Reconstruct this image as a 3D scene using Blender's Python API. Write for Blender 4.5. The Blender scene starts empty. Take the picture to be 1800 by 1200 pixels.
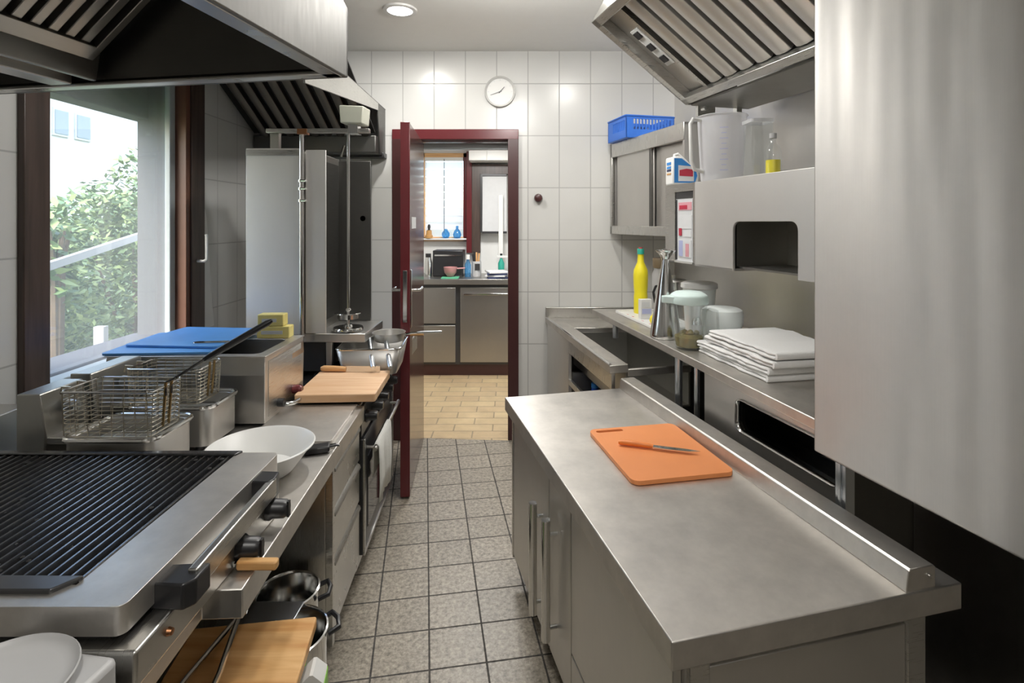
import bpy, bmesh, math, random
from mathutils import Matrix, Vector
random.seed(7)
R = math.radians
SC = bpy.context.scene
COL = SC.collection

# ------------------------------------------------------------------ camera, world, sun, exposure
EYE = 1.6                     # eye height; the aisle runs along +Y
cam_d = bpy.data.cameras.new('camera')
cam_d.sensor_width = 36.0
cam_d.lens = 18.6
cam_d.shift_y = -210.0 / 1800.0
cam_d.clip_start = 0.02
cam_d.clip_end = 200
cam = bpy.data.objects.new('camera', cam_d)
cam.location = (0, 0, EYE)
cam.rotation_euler = (R(90), 0, 0)
COL.objects.link(cam)
SC.camera = cam

world = bpy.data.worlds.new('world')
SC.world = world
world.use_nodes = True
wn = world.node_tree.nodes
wl = world.node_tree.links
sky = wn.new('ShaderNodeTexSky')
sky.sky_type = 'NISHITA'
sky.sun_disc = False
sky.sun_elevation = R(48)
sky.sun_rotation = R(200)
sky.air_density = 1.2
sky.dust_density = 3.0
wl.new(sky.outputs[0], wn['Background'].inputs[0])
wn['Background'].inputs[1].default_value = 1.1

sun_d = bpy.data.lights.new('sun', 'SUN')
sun_d.energy = 3.0
sun_d.angle = R(6)
sun_d.color = (1, .96, .9)
sun = bpy.data.objects.new('sun', sun_d)
sun.rotation_euler = (R(-15), R(40), R(0))
COL.objects.link(sun)

SC.view_settings.view_transform = 'Standard'
SC.view_settings.look = 'None'
SC.view_settings.gamma = 1
SC.view_settings.use_curve_mapping = False
SC.view_settings.exposure = 0.3
SC.cycles.use_denoising = True
SC.cycles.max_bounces = 9
SC.cycles.diffuse_bounces = 5
SC.cycles.glossy_bounces = 5
SC.cycles.transparent_max_bounces = 12
SC.cycles.sample_clamp_indirect = 3.0
SC.cycles.caustics_reflective = True
SC.cycles.blur_glossy = 0.6
SC.cycles.caustics_refractive = False

CEIL = 2.86
def area(name, loc, size, power, rot=(0, 0, 0), color=(1, .97, .92), shape='DISK', sy=None):
    d = bpy.data.lights.new(name, 'AREA')
    d.energy = power
    d.shape = shape
    d.size = size
    if sy: d.size_y = sy
    d.color = color
    o = bpy.data.objects.new(name, d)
    o.location = loc
    o.rotation_euler = rot
    COL.objects.link(o)
    return o
LAMPS = [(-.665, 3.14), (.5, 2.78), (-.15, -.1), (-.2, -1.1)]  # first is seen, second unseen behind the hood, last two added for brightness
LAMP_W = [13, 9, 17, 6]
for (lx, ly), lw in zip(LAMPS, LAMP_W):
    area('downlight_lamp', (lx, ly, CEIL - .022), .15, lw)
area('back_room_fill', (-.25, 4.75, 2.46), .5, 34, color=(1, .98, .95))  # unseen area light added to light the back room

# ------------------------------------------------------------------ materials
def new_mat(name):
    m = bpy.data.materials.new(name)
    m.use_nodes = True
    nt = m.node_tree
    return m, nt, nt.nodes['Principled BSDF'], nt.nodes, nt.links
def setp(p, **k):
    names = {'base': 'Base Color', 'rough': 'Roughness', 'metal': 'Metallic', 'spec': 'Specular IOR Level',
             'trans': 'Transmission Weight', 'ior': 'IOR', 'aniso': 'Anisotropic', 'coat': 'Coat Weight',
             'alpha': 'Alpha', 'emit': 'Emission Strength', 'ecol': 'Emission Color', 'sss': 'Subsurface Weight'}
    for a, v in k.items():
        if isinstance(v, tuple) and len(v) == 3: v = (*v, 1)
        p.inputs[names[a]].default_value = v
def plain(name, base, rough=.5, metal=0., var=.06, scale=18, bump=0., **k):
    """a simple surface with a faint procedural mottling"""
    m, nt, p, N, L = new_mat(name)
    setp(p, rough=rough, metal=metal, **k)
    tc = N.new('ShaderNodeTexCoord')
    no = N.new('ShaderNodeTexNoise')
    no.inputs['Scale'].default_value = scale
    no.inputs['Detail'].default_value = 4
    L.new(tc.outputs['Object'], no.inputs['Vector'])
    mx = N.new('ShaderNodeMixRGB')
    mx.inputs[1].default_value = (*[max(0, c * (1 - var)) for c in base], 1)
    mx.inputs[2].default_value = (*[min(1, c * (1 + var)) for c in base], 1)
    L.new(no.outputs['Fac'], mx.inputs[0])
    L.new(mx.outputs[0], p.inputs['Base Color'])
    if bump:
        b = N.new('ShaderNodeBump')
        b.inputs['Strength'].default_value = bump
        b.inputs['Distance'].default_value = .003
        L.new(no.outputs['Fac'], b.inputs['Height'])
        L.new(b.outputs[0], p.inputs['Normal'])
    return m
def steel(name, base=(.62, .62, .61), rough=.28, stretch=(1, 1, 60), mott=.12, mscale=3.0, bump=.03, rvar=.10):
    """brushed stainless steel: fine grain drawn out along one axis plus broad cloudy wear"""
    m, nt, p, N, L = new_mat(name)
    setp(p, metal=1.0)
    tc = N.new('ShaderNodeTexCoord')
    mp = N.new('ShaderNodeMapping')
    mp.inputs['Scale'].default_value = stretch
    L.new(tc.outputs['Object'], mp.inputs['Vector'])
    g = N.new('ShaderNodeTexNoise')
    g.inputs['Scale'].default_value = 14
    g.inputs['Detail'].default_value = 3
    L.new(mp.outputs[0], g.inputs['Vector'])
    c = N.new('ShaderNodeTexNoise')
    c.inputs['Scale'].default_value = mscale
    c.inputs['Detail'].default_value = 6
    c.inputs['Roughness'].default_value = .65
    L.new(tc.outputs['Object'], c.inputs['Vector'])
    mx = N.new('ShaderNodeMixRGB')
    mx.inputs[1].default_value = (*[v * (1 - mott) for v in base], 1)
    mx.inputs[2].default_value = (*[min(1, v * (1 + mott) * w_) for v, w_ in zip(base, (1.02, .995, .965))], 1)
    L.new(c.outputs['Fac'], mx.inputs[0])
    L.new(mx.outputs[0], p.inputs['Base Color'])
    mr = N.new('ShaderNodeMapRange')
    mr.inputs['To Min'].default_value = rough - rvar
    mr.inputs['To Max'].default_value = rough + rvar
    L.new(g.outputs['Fac'], mr.inputs['Value'])
    L.new(mr.outputs[0], p.inputs['Roughness'])
    b = N.new('ShaderNodeBump')
    b.inputs['Strength'].default_value = bump
    b.inputs['Distance'].default_value = .001
    L.new(g.outputs['Fac'], b.inputs['Height'])
    L.new(b.outputs[0], p.inputs['Normal'])
    return m
def tiles(name, axes, w, h, off=(0, 0), rot=0., c1=(.66, .66, .64), c2=(.64, .64, .62), mortar=(.42, .42, .41),
          gap=.004, rough=.24, offset=0., bump=.25, speck=None, tone=.04):
    m, nt, p, N, L = new_mat(name)
    tc = N.new('ShaderNodeTexCoord')
    sep = N.new('ShaderNodeSeparateXYZ')
    L.new(tc.outputs['Object'], sep.inputs[0])
    cb = N.new('ShaderNodeCombineXYZ')
    L.new(sep.outputs[axes[0]], cb.inputs[0])
    L.new(sep.outputs[axes[1]], cb.inputs[1])
    mp = N.new('ShaderNodeMapping')
    mp.inputs['Rotation'].default_value = (0, 0, rot)
    mp.inputs['Location'].default_value = (off[0], off[1], 0)
    L.new(cb.outputs[0], mp.inputs['Vector'])
    br = N.new('ShaderNodeTexBrick')
    br.offset = offset
    br.squash = 1
    br.inputs['Scale'].default_value = 1
    br.inputs['Brick Width'].default_value = w
    br.inputs['Row Height'].default_value = h
    br.inputs['Mortar Size'].default_value = gap
    br.inputs['Mortar Smooth'].default_value = .25
    br.inputs['Color1'].default_value = (*c1, 1)
    br.inputs['Color2'].default_value = (*c2, 1)
    br.inputs['Mortar'].default_value = (*mortar, 1)
    L.new(mp.outputs[0], br.inputs['Vector'])
    col = br.outputs['Color']
    no = N.new('ShaderNodeTexNoise')
    no.inputs['Scale'].default_value = speck[0] if speck else 2.0
    no.inputs['Detail'].default_value = 8 if speck else 3
    no.inputs['Roughness'].default_value = .75 if speck else .5
    L.new(tc.outputs['Object'], no.inputs['Vector'])
    ramp = N.new('ShaderNodeMapRange')
    ramp.inputs['From Min'].default_value = .3
    ramp.inputs['From Max'].default_value = .7
    ramp.inputs['To Min'].default_value = 1 - (speck[1] if speck else tone)
    ramp.inputs['To Max'].default_value = 1 + (speck[1] if speck else tone)
    L.new(no.outputs['Fac'], ramp.inputs['Value'])
    mu = N.new('ShaderNodeVectorMath')
    mu.operation = 'SCALE'
    L.new(col, mu.inputs[0])
    L.new(ramp.outputs[0], mu.inputs['Scale'])
    L.new(mu.outputs[0], p.inputs['Base Color'])
    mr = N.new('ShaderNodeMapRange')
    mr.inputs['To Min'].default_value = rough
    mr.inputs['To Max'].default_value = .8
    L.new(br.outputs['Fac'], mr.inputs['Value'])
    L.new(mr.outputs[0], p.inputs['Roughness'])
    inv = N.new('ShaderNodeMath')
    inv.operation = 'SUBTRACT'
    inv.inputs[0].default_value = 1
    L.new(br.outputs['Fac'], inv.inputs[1])
    b = N.new('ShaderNodeBump')
    b.inputs['Strength'].default_value = bump
    b.inputs['Distance'].default_value = .004
    L.new(inv.outputs[0], b.inputs['Height'])
    L.new(b.outputs[0], p.inputs['Normal'])
    return m
def clear(name, tint=(1, 1, 1), gloss=.1, rough=.03, haze=0., hazecol=(1, 1, 1)):
    """thin clear sheet: see-through, a little reflective, optionally hazy"""
    m = bpy.data.materials.new(name)
    m.use_nodes = True
    N, L = m.node_tree.nodes, m.node_tree.links
    N.remove(N['Principled BSDF'])
    t = N.new('ShaderNodeBsdfTransparent'); t.inputs[0].default_value = (*tint, 1)
    g = N.new('ShaderNodeBsdfGlossy'); g.inputs['Roughness'].default_value = rough
    a = N.new('ShaderNodeMixShader'); a.inputs[0].default_value = gloss
    L.new(t.outputs[0], a.inputs[1]); L.new(g.outputs[0], a.inputs[2])
    out = a
    if haze:
        d = N.new('ShaderNodeBsdfDiffuse'); d.inputs[0].default_value = (*hazecol, 1)
        tr = N.new('ShaderNodeBsdfTranslucent'); tr.inputs[0].default_value = (*hazecol, 1)
        c = N.new('ShaderNodeMixShader'); c.inputs[0].default_value = .5
        L.new(d.outputs[0], c.inputs[1]); L.new(tr.outputs[0], c.inputs[2])
        b = N.new('ShaderNodeMixShader'); b.inputs[0].default_value = haze
        L.new(a.outputs[0], b.inputs[1]); L.new(c.outputs[0], b.inputs[2])
        out = b
    L.new(out.outputs[0], N['Material Output'].inputs[0])
    return m
def wood(name, c1, c2, axis=0, scale=9, rough=.45):
    m, nt, p, N, L = new_mat(name)
    setp(p, rough=rough)
    tc = N.new('ShaderNodeTexCoord')
    mp = N.new('ShaderNodeMapping')
    s = [7, 7, 7]; s[axis] = .6
    mp.inputs['Scale'].default_value = s
    L.new(tc.outputs['Object'], mp.inputs['Vector'])
    no = N.new('ShaderNodeTexNoise')
    no.inputs['Scale'].default_value = scale * .5
    no.inputs['Detail'].default_value = 6
    no.inputs['Distortion'].default_value = .6
    L.new(mp.outputs[0], no.inputs['Vector'])
    cr = N.new('ShaderNodeValToRGB')
    cr.color_ramp.elements[0].position = .35
    cr.color_ramp.elements[0].color = (*c1, 1)
    cr.color_ramp.elements[1].position = .68
    cr.color_ramp.elements[1].color = (*c2, 1)
    L.new(no.outputs['Fac'], cr.inputs[0])
    L.new(cr.outputs[0], p.inputs['Base Color'])
    return m

M = {}
M['steel'] = steel('brushed_steel', (.60, .60, .585), .30, (1, 1, 50))
M['steel_h'] = steel('brushed_steel_lengthwise', (.60, .60, .585), .30, (50, 1, 1))
M['steel_top'] = steel('worn_steel_worktop', (.62, .605, .58), .42, (6, 6, 1), mott=.34, mscale=7, rvar=.06, bump=.015)
M['steel_soft'] = steel('soft_steel', (.66, .655, .64), .40, (8, 8, .5), mott=.10, mscale=2.0, rvar=.06)
M['steel_hood'] = steel('grey_hood_steel', (.42, .42, .40), .38, (1, 1, 30), mott=.15)  # mid grey steel, darker than the plain brushed one
M['steel_dark'] = steel('shaded_steel', (.16, .16, .155), .45, (1, 1, 30), mott=.2)  # darker copy of the steel, shade inside hoods put into its colour
def streak(m, aniso, rot):
    p = m.node_tree.nodes['Principled BSDF']
    p.inputs['Anisotropic'].default_value = aniso
    p.inputs['Anisotropic Rotation'].default_value = rot
    tg = m.node_tree.nodes.new('ShaderNodeTangent'); tg.direction_type = 'RADIAL'; tg.axis = 'Z'
    m.node_tree.links.new(tg.outputs[0], p.inputs['Tangent'])
M['steel_streak'] = steel('vertically_brushed_steel', (.50, .49, .475), .50, (30, 30, .4), mott=.16, mscale=3.0, rvar=.10, bump=.04)
streak(M['steel_streak'], .8, .25)
M['steel_light'] = steel('light_satin_steel', (.76, .755, .74), .46, (8, 8, .5), mott=.08, mscale=2.0, rvar=.05)
M['slat_dark'] = steel('shaded_slat_steel', (.22, .21, .195), .40, (1, 1, 30), mott=.3)  # far hood slats, with the hood's inner shade put into the colour
M['steel_band'] = steel('hood_band_steel', (.22, .22, .213), .52, (8, 8, 1), mott=.15)
def waves(m, scale, strength):
    N, L = m.node_tree.nodes, m.node_tree.links
    p = N['Principled BSDF']
    tc = N.new('ShaderNodeTexCoord'); mp = N.new('ShaderNodeMapping'); mp.inputs['Scale'].default_value = scale
    no = N.new('ShaderNodeTexNoise'); no.inputs['Scale'].default_value = 1; no.inputs['Detail'].default_value = 2
    b = N.new('ShaderNodeBump'); b.inputs['Strength'].default_value = strength; b.inputs['Distance'].default_value = .05
    L.new(tc.outputs['Object'], mp.inputs['Vector']); L.new(mp.outputs[0], no.inputs['Vector']); L.new(no.outputs['Fac'], b.inputs['Height'])
    old = p.inputs['Normal'].links[0].from_socket
    L.new(old, b.inputs['Normal']); L.new(b.outputs[0], p.inputs['Normal'])
waves(M['steel_streak'], (5, 5, .5), .2)
for k_, v_ in (('steel_light', .75), ('steel_streak', .9), ('steel_soft', 1.0), ('steel_top', .95)):
    M[k_].node_tree.nodes['Principled BSDF'].inputs['Metallic'].default_value = v_
M['chrome'] = plain('polished_steel', (.72, .72, .71), .12, 1.0, .03)
M['wire'] = plain('tinned_wire', (.62, .57, .47), .28, 1.0, .25, 30)
M['gold_wire'] = plain('oil_stained_wire', (.32, .22, .10), .35, 1.0, .3, 40)
M['black'] = plain('black_plastic', (.018, .018, .02), .35, 0, .2)
M['black_iron'] = plain('black_grill_iron', (.13, .13, .134), .24, .9, .5, 60, bump=.12)
M['charred'] = plain('charred_inside', (.012, .011, .010), .7, 0, .3)
M['dark_glass'] = plain('dark_oven_glass', (.03, .03, .032), .06, 0, .1)
M['dark_panel'] = plain('dark_grey_panel', (.06, .06, .062), .3, .4, .1)
M['white_plastic'] = plain('white_plastic', (.74, .74, .72), .35, 0, .03)
M['white_enamel'] = plain('pale_grey_plastic', (.50, .50, .50), .4, 0, .03)
M['grey_lid'] = plain('grey_white_lid', (.80, .85, .84), .35, 0, .03)
M['mint'] = plain('mint_plastic', (.66, .80, .77), .35, 0, .04)
M['blue_board'] = plain('blue_plastic_board', (.10, .32, .72), .45, 0, .08, 12)
M['blue_crate'] = plain('blue_crate_plastic', (.035, .16, .62), .4, 0, .06)
M['deep_blue'] = plain('deep_blue_plastic', (.02, .07, .35), .25, 0, .2)
M['orange'] = plain('orange_plastic_board', (.80, .29, .10), .5, 0, .06, 9)
M['orange_handle'] = plain('orange_handle', (.82, .25, .05), .4, 0, .06)
M['yellow'] = plain('yellow_bottle', (.86, .74, .03), .3, 0, .04)
M['green_cap'] = plain('green_cap', (.03, .36, .27), .35)
M['red'] = plain('red_plastic', (.50, .03, .04), .35)
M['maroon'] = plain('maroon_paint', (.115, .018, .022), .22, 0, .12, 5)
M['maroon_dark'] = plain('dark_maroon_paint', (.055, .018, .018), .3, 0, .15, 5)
M['door_face'] = plain('dark_brown_door', (.085, .04, .032), .16, 0, .2, 3)
M['brown_frame'] = wood('brown_window_wood', (.045, .030, .024), (.085, .056, .045), 2, 8, .35)
M['brown_edge'] = plain('red_brown_rebate', (.15, .065, .04), .4)
M['upvc'] = plain('pale_sash', (.42, .47, .48), .3)
M['reveal'] = plain('grey_render_reveal', (.085, .092, .10), .8, 0, .06)
M['ceiling'] = plain('white_ceiling', (.90, .90, .87), .8, 0, .02)
M['plaster'] = plain('white_plaster', (.78, .78, .76), .8, 0, .03)
M['wood_board'] = wood('oiled_board', (.60, .30, .10), (.80, .50, .22), 0, 9)
M['wood_pale'] = wood('pale_board', (.66, .40, .22), (.78, .55, .36), 0, 9)
M['wood_handle'] = wood('handle_wood', (.62, .34, .14), (.74, .46, .22), 0, 12)
M['towel'] = plain('white_cotton', (.86, .86, .85), .95, 0, .03, 160, bump=.5)
M['tea_towel'] = plain('white_tea_towel', (.74, .74, .70), .95, 0, .05, 120, bump=.4)
M['olive'] = plain('olive_filling', (.20, .16, .02), .5, 0, .7, 60, bump=.6)
M['leaf'] = plain('leaf_green', (.085, .15, .06), .55, 0, .55, 1.6)
M['leaf_light'] = plain('leaf_light_green', (.19, .27, .10), .55, 0, .45, 1.6)
M['bark'] = plain('bark', (.12, .09, .06), .9, 0, .3)
M['facade'] = plain('white_facade', (.62, .61, .59), .9, 0, .02)
M['far_pane'] = plain('far_pane', (.20, .25, .30), .25)
M['front_wall'] = plain('grey_front_wall', (.48, .47, .45), .8)
M['lawn'] = plain('garden_ground', (.10, .14, .06), .95, 0, .4, 4)
M['rail'] = plain('pale_grey_paint', (.30, .32, .34), .5)
M['glass'] = clear('window_glass', (1, 1, 1), .08, .02, .09, (.9, .95, .97))
M['pane_far'] = clear('pale_glass', (.95, .97, 1), .10, .02, .10)
M['clear_plastic'] = clear('clear_plastic', (.97, .98, .98), .08, .08, .05)
M['milky_plastic'] = clear('milky_plastic', (.97, .97, .98), .08, .15, .55, (.96, .96, .97))
M['blue_glass'] = clear('blue_glass', (.25, .62, .9), .15, .03, .2, (.2, .55, .85))
M['lamp'] = plain('lamp_lens', (1, 1, 1), .5, 0, 0, emit=9.0, ecol=(1, .97, .92))
M['opal'] = plain('fill_globe_glow', (1, 1, 1), .5, 0, 0, emit=80.0, ecol=(1, .975, .94))
M['blind'] = clear('blind_fabric', (1, 1, 1), .0, .5, .62, (.95, .95, .95))
M['far_steel'] = steel('back_room_steel', (.40, .395, .385), .34, (1, 1, 40))
M['label_blue'] = plain('label_blue', (.03, .22, .58), .4)
M['label_white'] = plain('label_white', (.68, .69, .70), .45)
M['label_red'] = plain('label_red', (.45, .03, .06), .4)
M['label_pale'] = plain('label_grey', (.62, .63, .64), .45)
M['label_lilac'] = plain('label_lilac', (.42, .45, .68), .45)
M['label_pink'] = plain('label_pink', (.66, .32, .36), .45)
M['pink'] = plain('pink_enamel', (.55, .26, .26), .4)
M['green_mat'] = plain('green_cloth', (.10, .42, .24), .8)
M['lime'] = plain('lime_print', (.25, .60, .05), .4)
M['yellow_pack'] = plain('yellow_packet', (.80, .70, .26), .45, 0, .12, 30)
M['terracotta'] = plain('ochre_wood', (.55, .30, .10), .5)
M['navy'] = plain('navy_cover', (.03, .04, .10), .5)
M['silver_plate'] = plain('silver_switch_plate', (.66, .66, .64), .4, .0)
M['aluminium'] = plain('bright_aluminium', (.70, .74, .78), .3, 1.0, .05)
M['copper'] = plain('copper_joint', (.42, .20, .10), .35, 1.0)
M['tile_back'] = tiles('wall_tile_back', (0, 2), .231, .384, (-.349, -1.852 + .384 * 4))
M['tile_left'] = tiles('wall_tile_left', (1, 2), .231, .384, (0, -1.852 + .384 * 4))
M['floor'] = tiles('floor_tile', (0, 1), .206, .190, (-.0145, -.014), 0, (.30, .265, .215), (.265, .235, .19), (.05, .045, .04), .004,
                   .40, bump=.3, speck=(55, .75))
M['far_floor'] = tiles('beige_floor_tile', (0, 1), .30, .135, (0, 0), 0, (.56, .43, .25), (.50, .37, .22), (.30, .24, .16), .006,
                       .35, offset=.5, bump=.2, speck=(7, .16))

# ------------------------------------------------------------------ geometry helpers
ROOT = {}          # world matrix of every Empty / tagged object
def frame(x, y, z=0., deg=0.):
    return Matrix.Translation((x, y, z)) @ Matrix.Rotation(R(deg), 4, 'Z')
I4 = Matrix.Identity(4)

class MB:
    """collects shapes (in the local axes of the frame given) and links them as one mesh"""
    def __init__(s, fr=I4):
        s.bm = bmesh.new(); s.fr = fr; s.mi = 0
    def _v(s, pts): return [s.bm.verts.new(s.fr @ Vector(p)) for p in pts]
    def _f(s, vs):
        try:
            f = s.bm.faces.new(vs); f.material_index = s.mi; return f
        except ValueError: return None
    def hexa(s, b, t):
        """b, t: four bottom and four top points in the same turn"""
        v = s._v(list(b) + list(t))
        for q in ((3, 2, 1, 0), (4, 5, 6, 7), (0, 1, 5, 4), (1, 2, 6, 5), (2, 3, 7, 6), (3, 0, 4, 7)):
            s._f([v[i] for i in q])
        return s
    def box(s, x0, x1, y0, y1, z0, z1):
        return s.hexa(((x0, y0, z0), (x1, y0, z0), (x1, y1, z0), (x0, y1, z0)),
                      ((x0, y0, z1), (x1, y0, z1), (x1, y1, z1), (x0, y1, z1)))
    def prism(s, poly, z0, z1, axis='z'):
        """polygon extruded along an axis; poly in the two other axes (x,y), (x,z) for y, (y,z) for x"""
        mk = {'z': lambda a, b, c: (a, b, c), 'y': lambda a, b, c: (a, c, b), 'x': lambda a, b, c: (c, a, b)}[axis]
        lo = s._v([mk(a, b, z0) for a, b in poly]); hi = s._v([mk(a, b, z1) for a, b in poly])
        n = len(poly)
        s._f(lo[::-1]); s._f(hi)
        for i in range(n): s._f([lo[i], lo[(i + 1) % n], hi[(i + 1) % n], hi[i]])
        return s
    def plate(s, outer, holes, t0, t1, axis='z'):
        """flat plate with holes: outer and holes are loops in two axes, thickness between t0 and t1"""
        mk = {'z': lambda a, b, c: (a, b, c), 'y': lambda a, b, c: (a, c, b), 'x': lambda a, b, c: (c, a, b)}[axis]
        sides = []
        for t in (t0, t1):
            es = []; loops = []
            for lp in [outer] + holes:
                vs = s._v([mk(a, b, t) for a, b in lp]); loops.append(vs)
                for i in range(len(vs)): es.append(s.bm.edges.new((vs[i], vs[(i + 1) % len(vs)])))
            r = bmesh.ops.triangle_fill(s.bm, use_beauty=True, edges=es)
            for g in r['geom']:
                if isinstance(g, bmesh.types.BMFace): g.material_index = s.mi
            sides.append(loops)
        for la, lb in zip(*sides):
            n = len(la)
            for i in range(n): s._f([la[i], la[(i + 1) % n], lb[(i + 1) % n], lb[i]])
        return s
    def tube(s, path, r, n=8, closed=False, r2=None, cap=True):
        pts = [Vector(p) for p in path]
        m = len(pts)
        rings = []
        up = None
        for i, p in enumerate(pts):
            if closed: t = (pts[(i + 1) % m] - pts[i - 1])
            elif i == 0: t = pts[1] - p
            elif i == m - 1: t = p - pts[i - 1]
            else: t = (pts[i + 1] - p).normalized() + (p - pts[i - 1]).normalized()
            if t.length < 1e-9: t = Vector((0, 0, 1))
            t.normalize()
            if up is None or abs(up.dot(t)) > .98:
                up = Vector((0, 0, 1)) if abs(t.z) < .9 else Vector((1, 0, 0))
            a = t.cross(up).normalized(); b = a.cross(t).normalized(); up = b
            rr = r if r2 is None else r + (r2 - r) * i / max(1, m - 1)
            if isinstance(r, (list, tuple)): rr = r[i]
            rings.append(s._v([p + a * math.cos(2 * math.pi * k / n) * rr + b * math.sin(2 * math.pi * k / n) * rr for k in range(n)]))
        last = m if closed else m - 1
        for i in range(last):
            A, B = rings[i], rings[(i + 1) % m]
            for k in range(n): s._f([A[k], A[(k + 1) % n], B[(k + 1) % n], B[k]])
        if not closed and cap:
            s._f(rings[0][::-1]); s._f(rings[-1])
        return s
    def lathe(s, prof, c=(0, 0, 0), n=32, axis='z', sx=1., sy=1.):
        """profile of (radius, height) turned about an axis through c"""
        rings = []
        for r, h in prof:
            pts = []
            if r < 1e-6:
                pts = [(0, 0, h)]
            else:
                pts = [(r * sx * math.cos(2 * math.pi * k / n), r * sy * math.sin(2 * math.pi * k / n), h) for k in range(n)]
            q = []
            for x, y, z in pts:
                if axis == 'x': x, y, z = z, x, y
                elif axis == 'y': x, y, z = y, z, x
                q.append((c[0] + x, c[1] + y, c[2] + z))
            rings.append(s._v(q))
        for A, B in zip(rings, rings[1:]):
            if len(A) == 1 and len(B) == 1: continue
            if len(A) == 1:
                for k in range(n): s._f([A[0], B[k], B[(k + 1) % n]][::-1])
            elif len(B) == 1:
                for k in range(n): s._f([A[k], A[(k + 1) % n], B[0]])
            else:
                for k in range(n): s._f([A[k], A[(k + 1) % n], B[(k + 1) % n], B[k]])
        return s
    def cyl(s, c, r, h, axis='z', n=24):
        return s.lathe([(0, 0), (r, 0), (r, h), (0, h)], c, n, axis)
    def build(s, name, mat, parent=None, bevel=0., seg=2, smooth=True, angle=38, solid=0., subsurf=0):
        bmesh.ops.remove_doubles(s.bm, verts=s.bm.verts, dist=1e-6)
        if not solid: bmesh.ops.recalc_face_normals(s.bm, faces=s.bm.faces)
        me = bpy.data.meshes.new(name)
        if parent is not None:
            s.bm.transform(ROOT[parent.name].inverted())
        else:
            pass
        s.bm.to_mesh(me); s.bm.free()
        for mm in (mat if isinstance(mat, (list, tuple)) else [mat]): me.materials.append(mm)
        if smooth:
            me.polygons.foreach_set('use_smooth', [True] * len(me.polygons))
            me.set_sharp_from_angle(angle=R(angle))
        o = bpy.data.objects.new(name, me)
        COL.objects.link(o)
        if parent is not None:
            o.parent = parent
            ROOT[o.name] = ROOT[parent.name]
        else:
            ROOT[o.name] = I4.copy()
        if solid:
            md = o.modifiers.new('thickness', 'SOLIDIFY'); md.thickness = solid; md.offset = 0
        if bevel:
            md = o.modifiers.new('bevel', 'BEVEL'); md.width = bevel; md.segments = seg; md.limit_method = 'ANGLE'; md.angle_limit = R(40)
        if subsurf:
            md = o.modifiers.new('sub', 'SUBSURF'); md.levels = subsurf; md.render_levels = subsurf
        return o

def tag(o, label=None, cat=None, group=None, kind=None):
    if label: o['label'] = label
    if cat: o['category'] = cat
    if group: o['group'] = group
    if kind: o['kind'] = kind
    return o
def thing(name, label, cat, fr=I4, group=None, kind=None):
    o = bpy.data.objects.new(name, None)
    o.empty_display_size = .05
    COL.objects.link(o)
    o.location = fr.to_translation(); o.rotation_euler = fr.to_euler()
    ROOT[o.name] = fr.copy()
    return tag(o, label, cat, group, kind)
def solo(o, label, cat, group=None):
    return tag(o, label, cat, group)
def struct(o):
    o['kind'] = 'structure'; return o
def dup(root, delta, label, turn=0.):
    """a copy of a thing with copies of its parts and their sub-parts, moved by delta"""
    r = root.copy(); COL.objects.link(r)
    r.location = root.location + Vector(delta); r.rotation_euler.z += R(turn)
    r['label'] = label
    def kids(a, b):
        for ch in list(a.children):
            c = ch.copy(); COL.objects.link(c); c.parent = b
            kids(ch, c)
    kids(root, r)
    return r
def rrect(x0, x1, y0, y1, r, n=6, corners=(1, 1, 1, 1)):
    """rounded rectangle loop, counter-clockwise from lower left"""
    out = []
    cs = ((x0, y0, 180), (x1, y0, 270), (x1, y1, 0), (x0, y1, 90))
    for (x, y, a0), on in zip(cs, corners):
        if not on: out.append((x, y)); continue
        cx = x + (r if x == x0 else -r); cy = y + (r if y == y0 else -r)
        for i in range(n + 1):
            a = R(a0 + 90 * i / n)
            out.append((cx + r * math.cos(a), cy + r * math.sin(a)))
    return out
def L3(lp, z): return [(x, y, z) for x, y in lp]

# ------------------------------------------------------------------ room shell
def wall_x(d): return 1.2 + .1 * (3.905 - d)          # right wall plane
YB = 3.905
# floors
b = MB(frame(0, 0, 0, 9.3)); b.box(-3.6, 3.2, -2.4, 5.2, -.06, -.001)
fl = b.build('floor_proto', M['floor'], smooth=False)
# trim the rotated slab to the room outline, keeping the slanted tile grid in its own axes
me = fl.data; fl.name = 'floor'; me.name = 'floor'
bm = bmesh.new(); bm.from_mesh(me)
inv = frame(0, 0, 0, 9.3).inverted()
for co, no in (((-1.9, 0, 0), (-1, 0, 0)), ((0, -1.75, 0), (0, -1, 0)), ((0, 3.93, 0), (.06, .998, 0)), ((1.2, 3.905, 0), (.995, .1, 0))):
    bmesh.ops.bisect_plane(bm, geom=bm.verts[:] + bm.edges[:] + bm.faces[:], plane_co=Vector(co), plane_no=Vector(no), clear_outer=True)
bm.transform(inv); bm.to_mesh(me); bm.free()
fl.matrix_world = frame(0, 0, 0, 9.3)
struct(fl)
b = MB(); b.prism([(-1.9, 3.94), (-.75, 3.94), (-.75, 3.925), (.06, 3.875), (.06, 3.94), (1.6, 3.94), (1.6, 6.2), (-1.9, 6.2)], -.06, 0.)
struct(b.build('floor', M['far_floor'], smooth=False))
# ceilings
b = MB(); b.box(-2.05, 2.1, -1.75, YB + .15, CEIL, CEIL + .1)
struct(b.build('ceiling', M['ceiling'], smooth=False))
b = MB(); b.box(-1.9, 1.6, YB + .15, 6.2, 2.5, 2.6)
struct(b.build('ceiling', M['plaster'], smooth=False))
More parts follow.
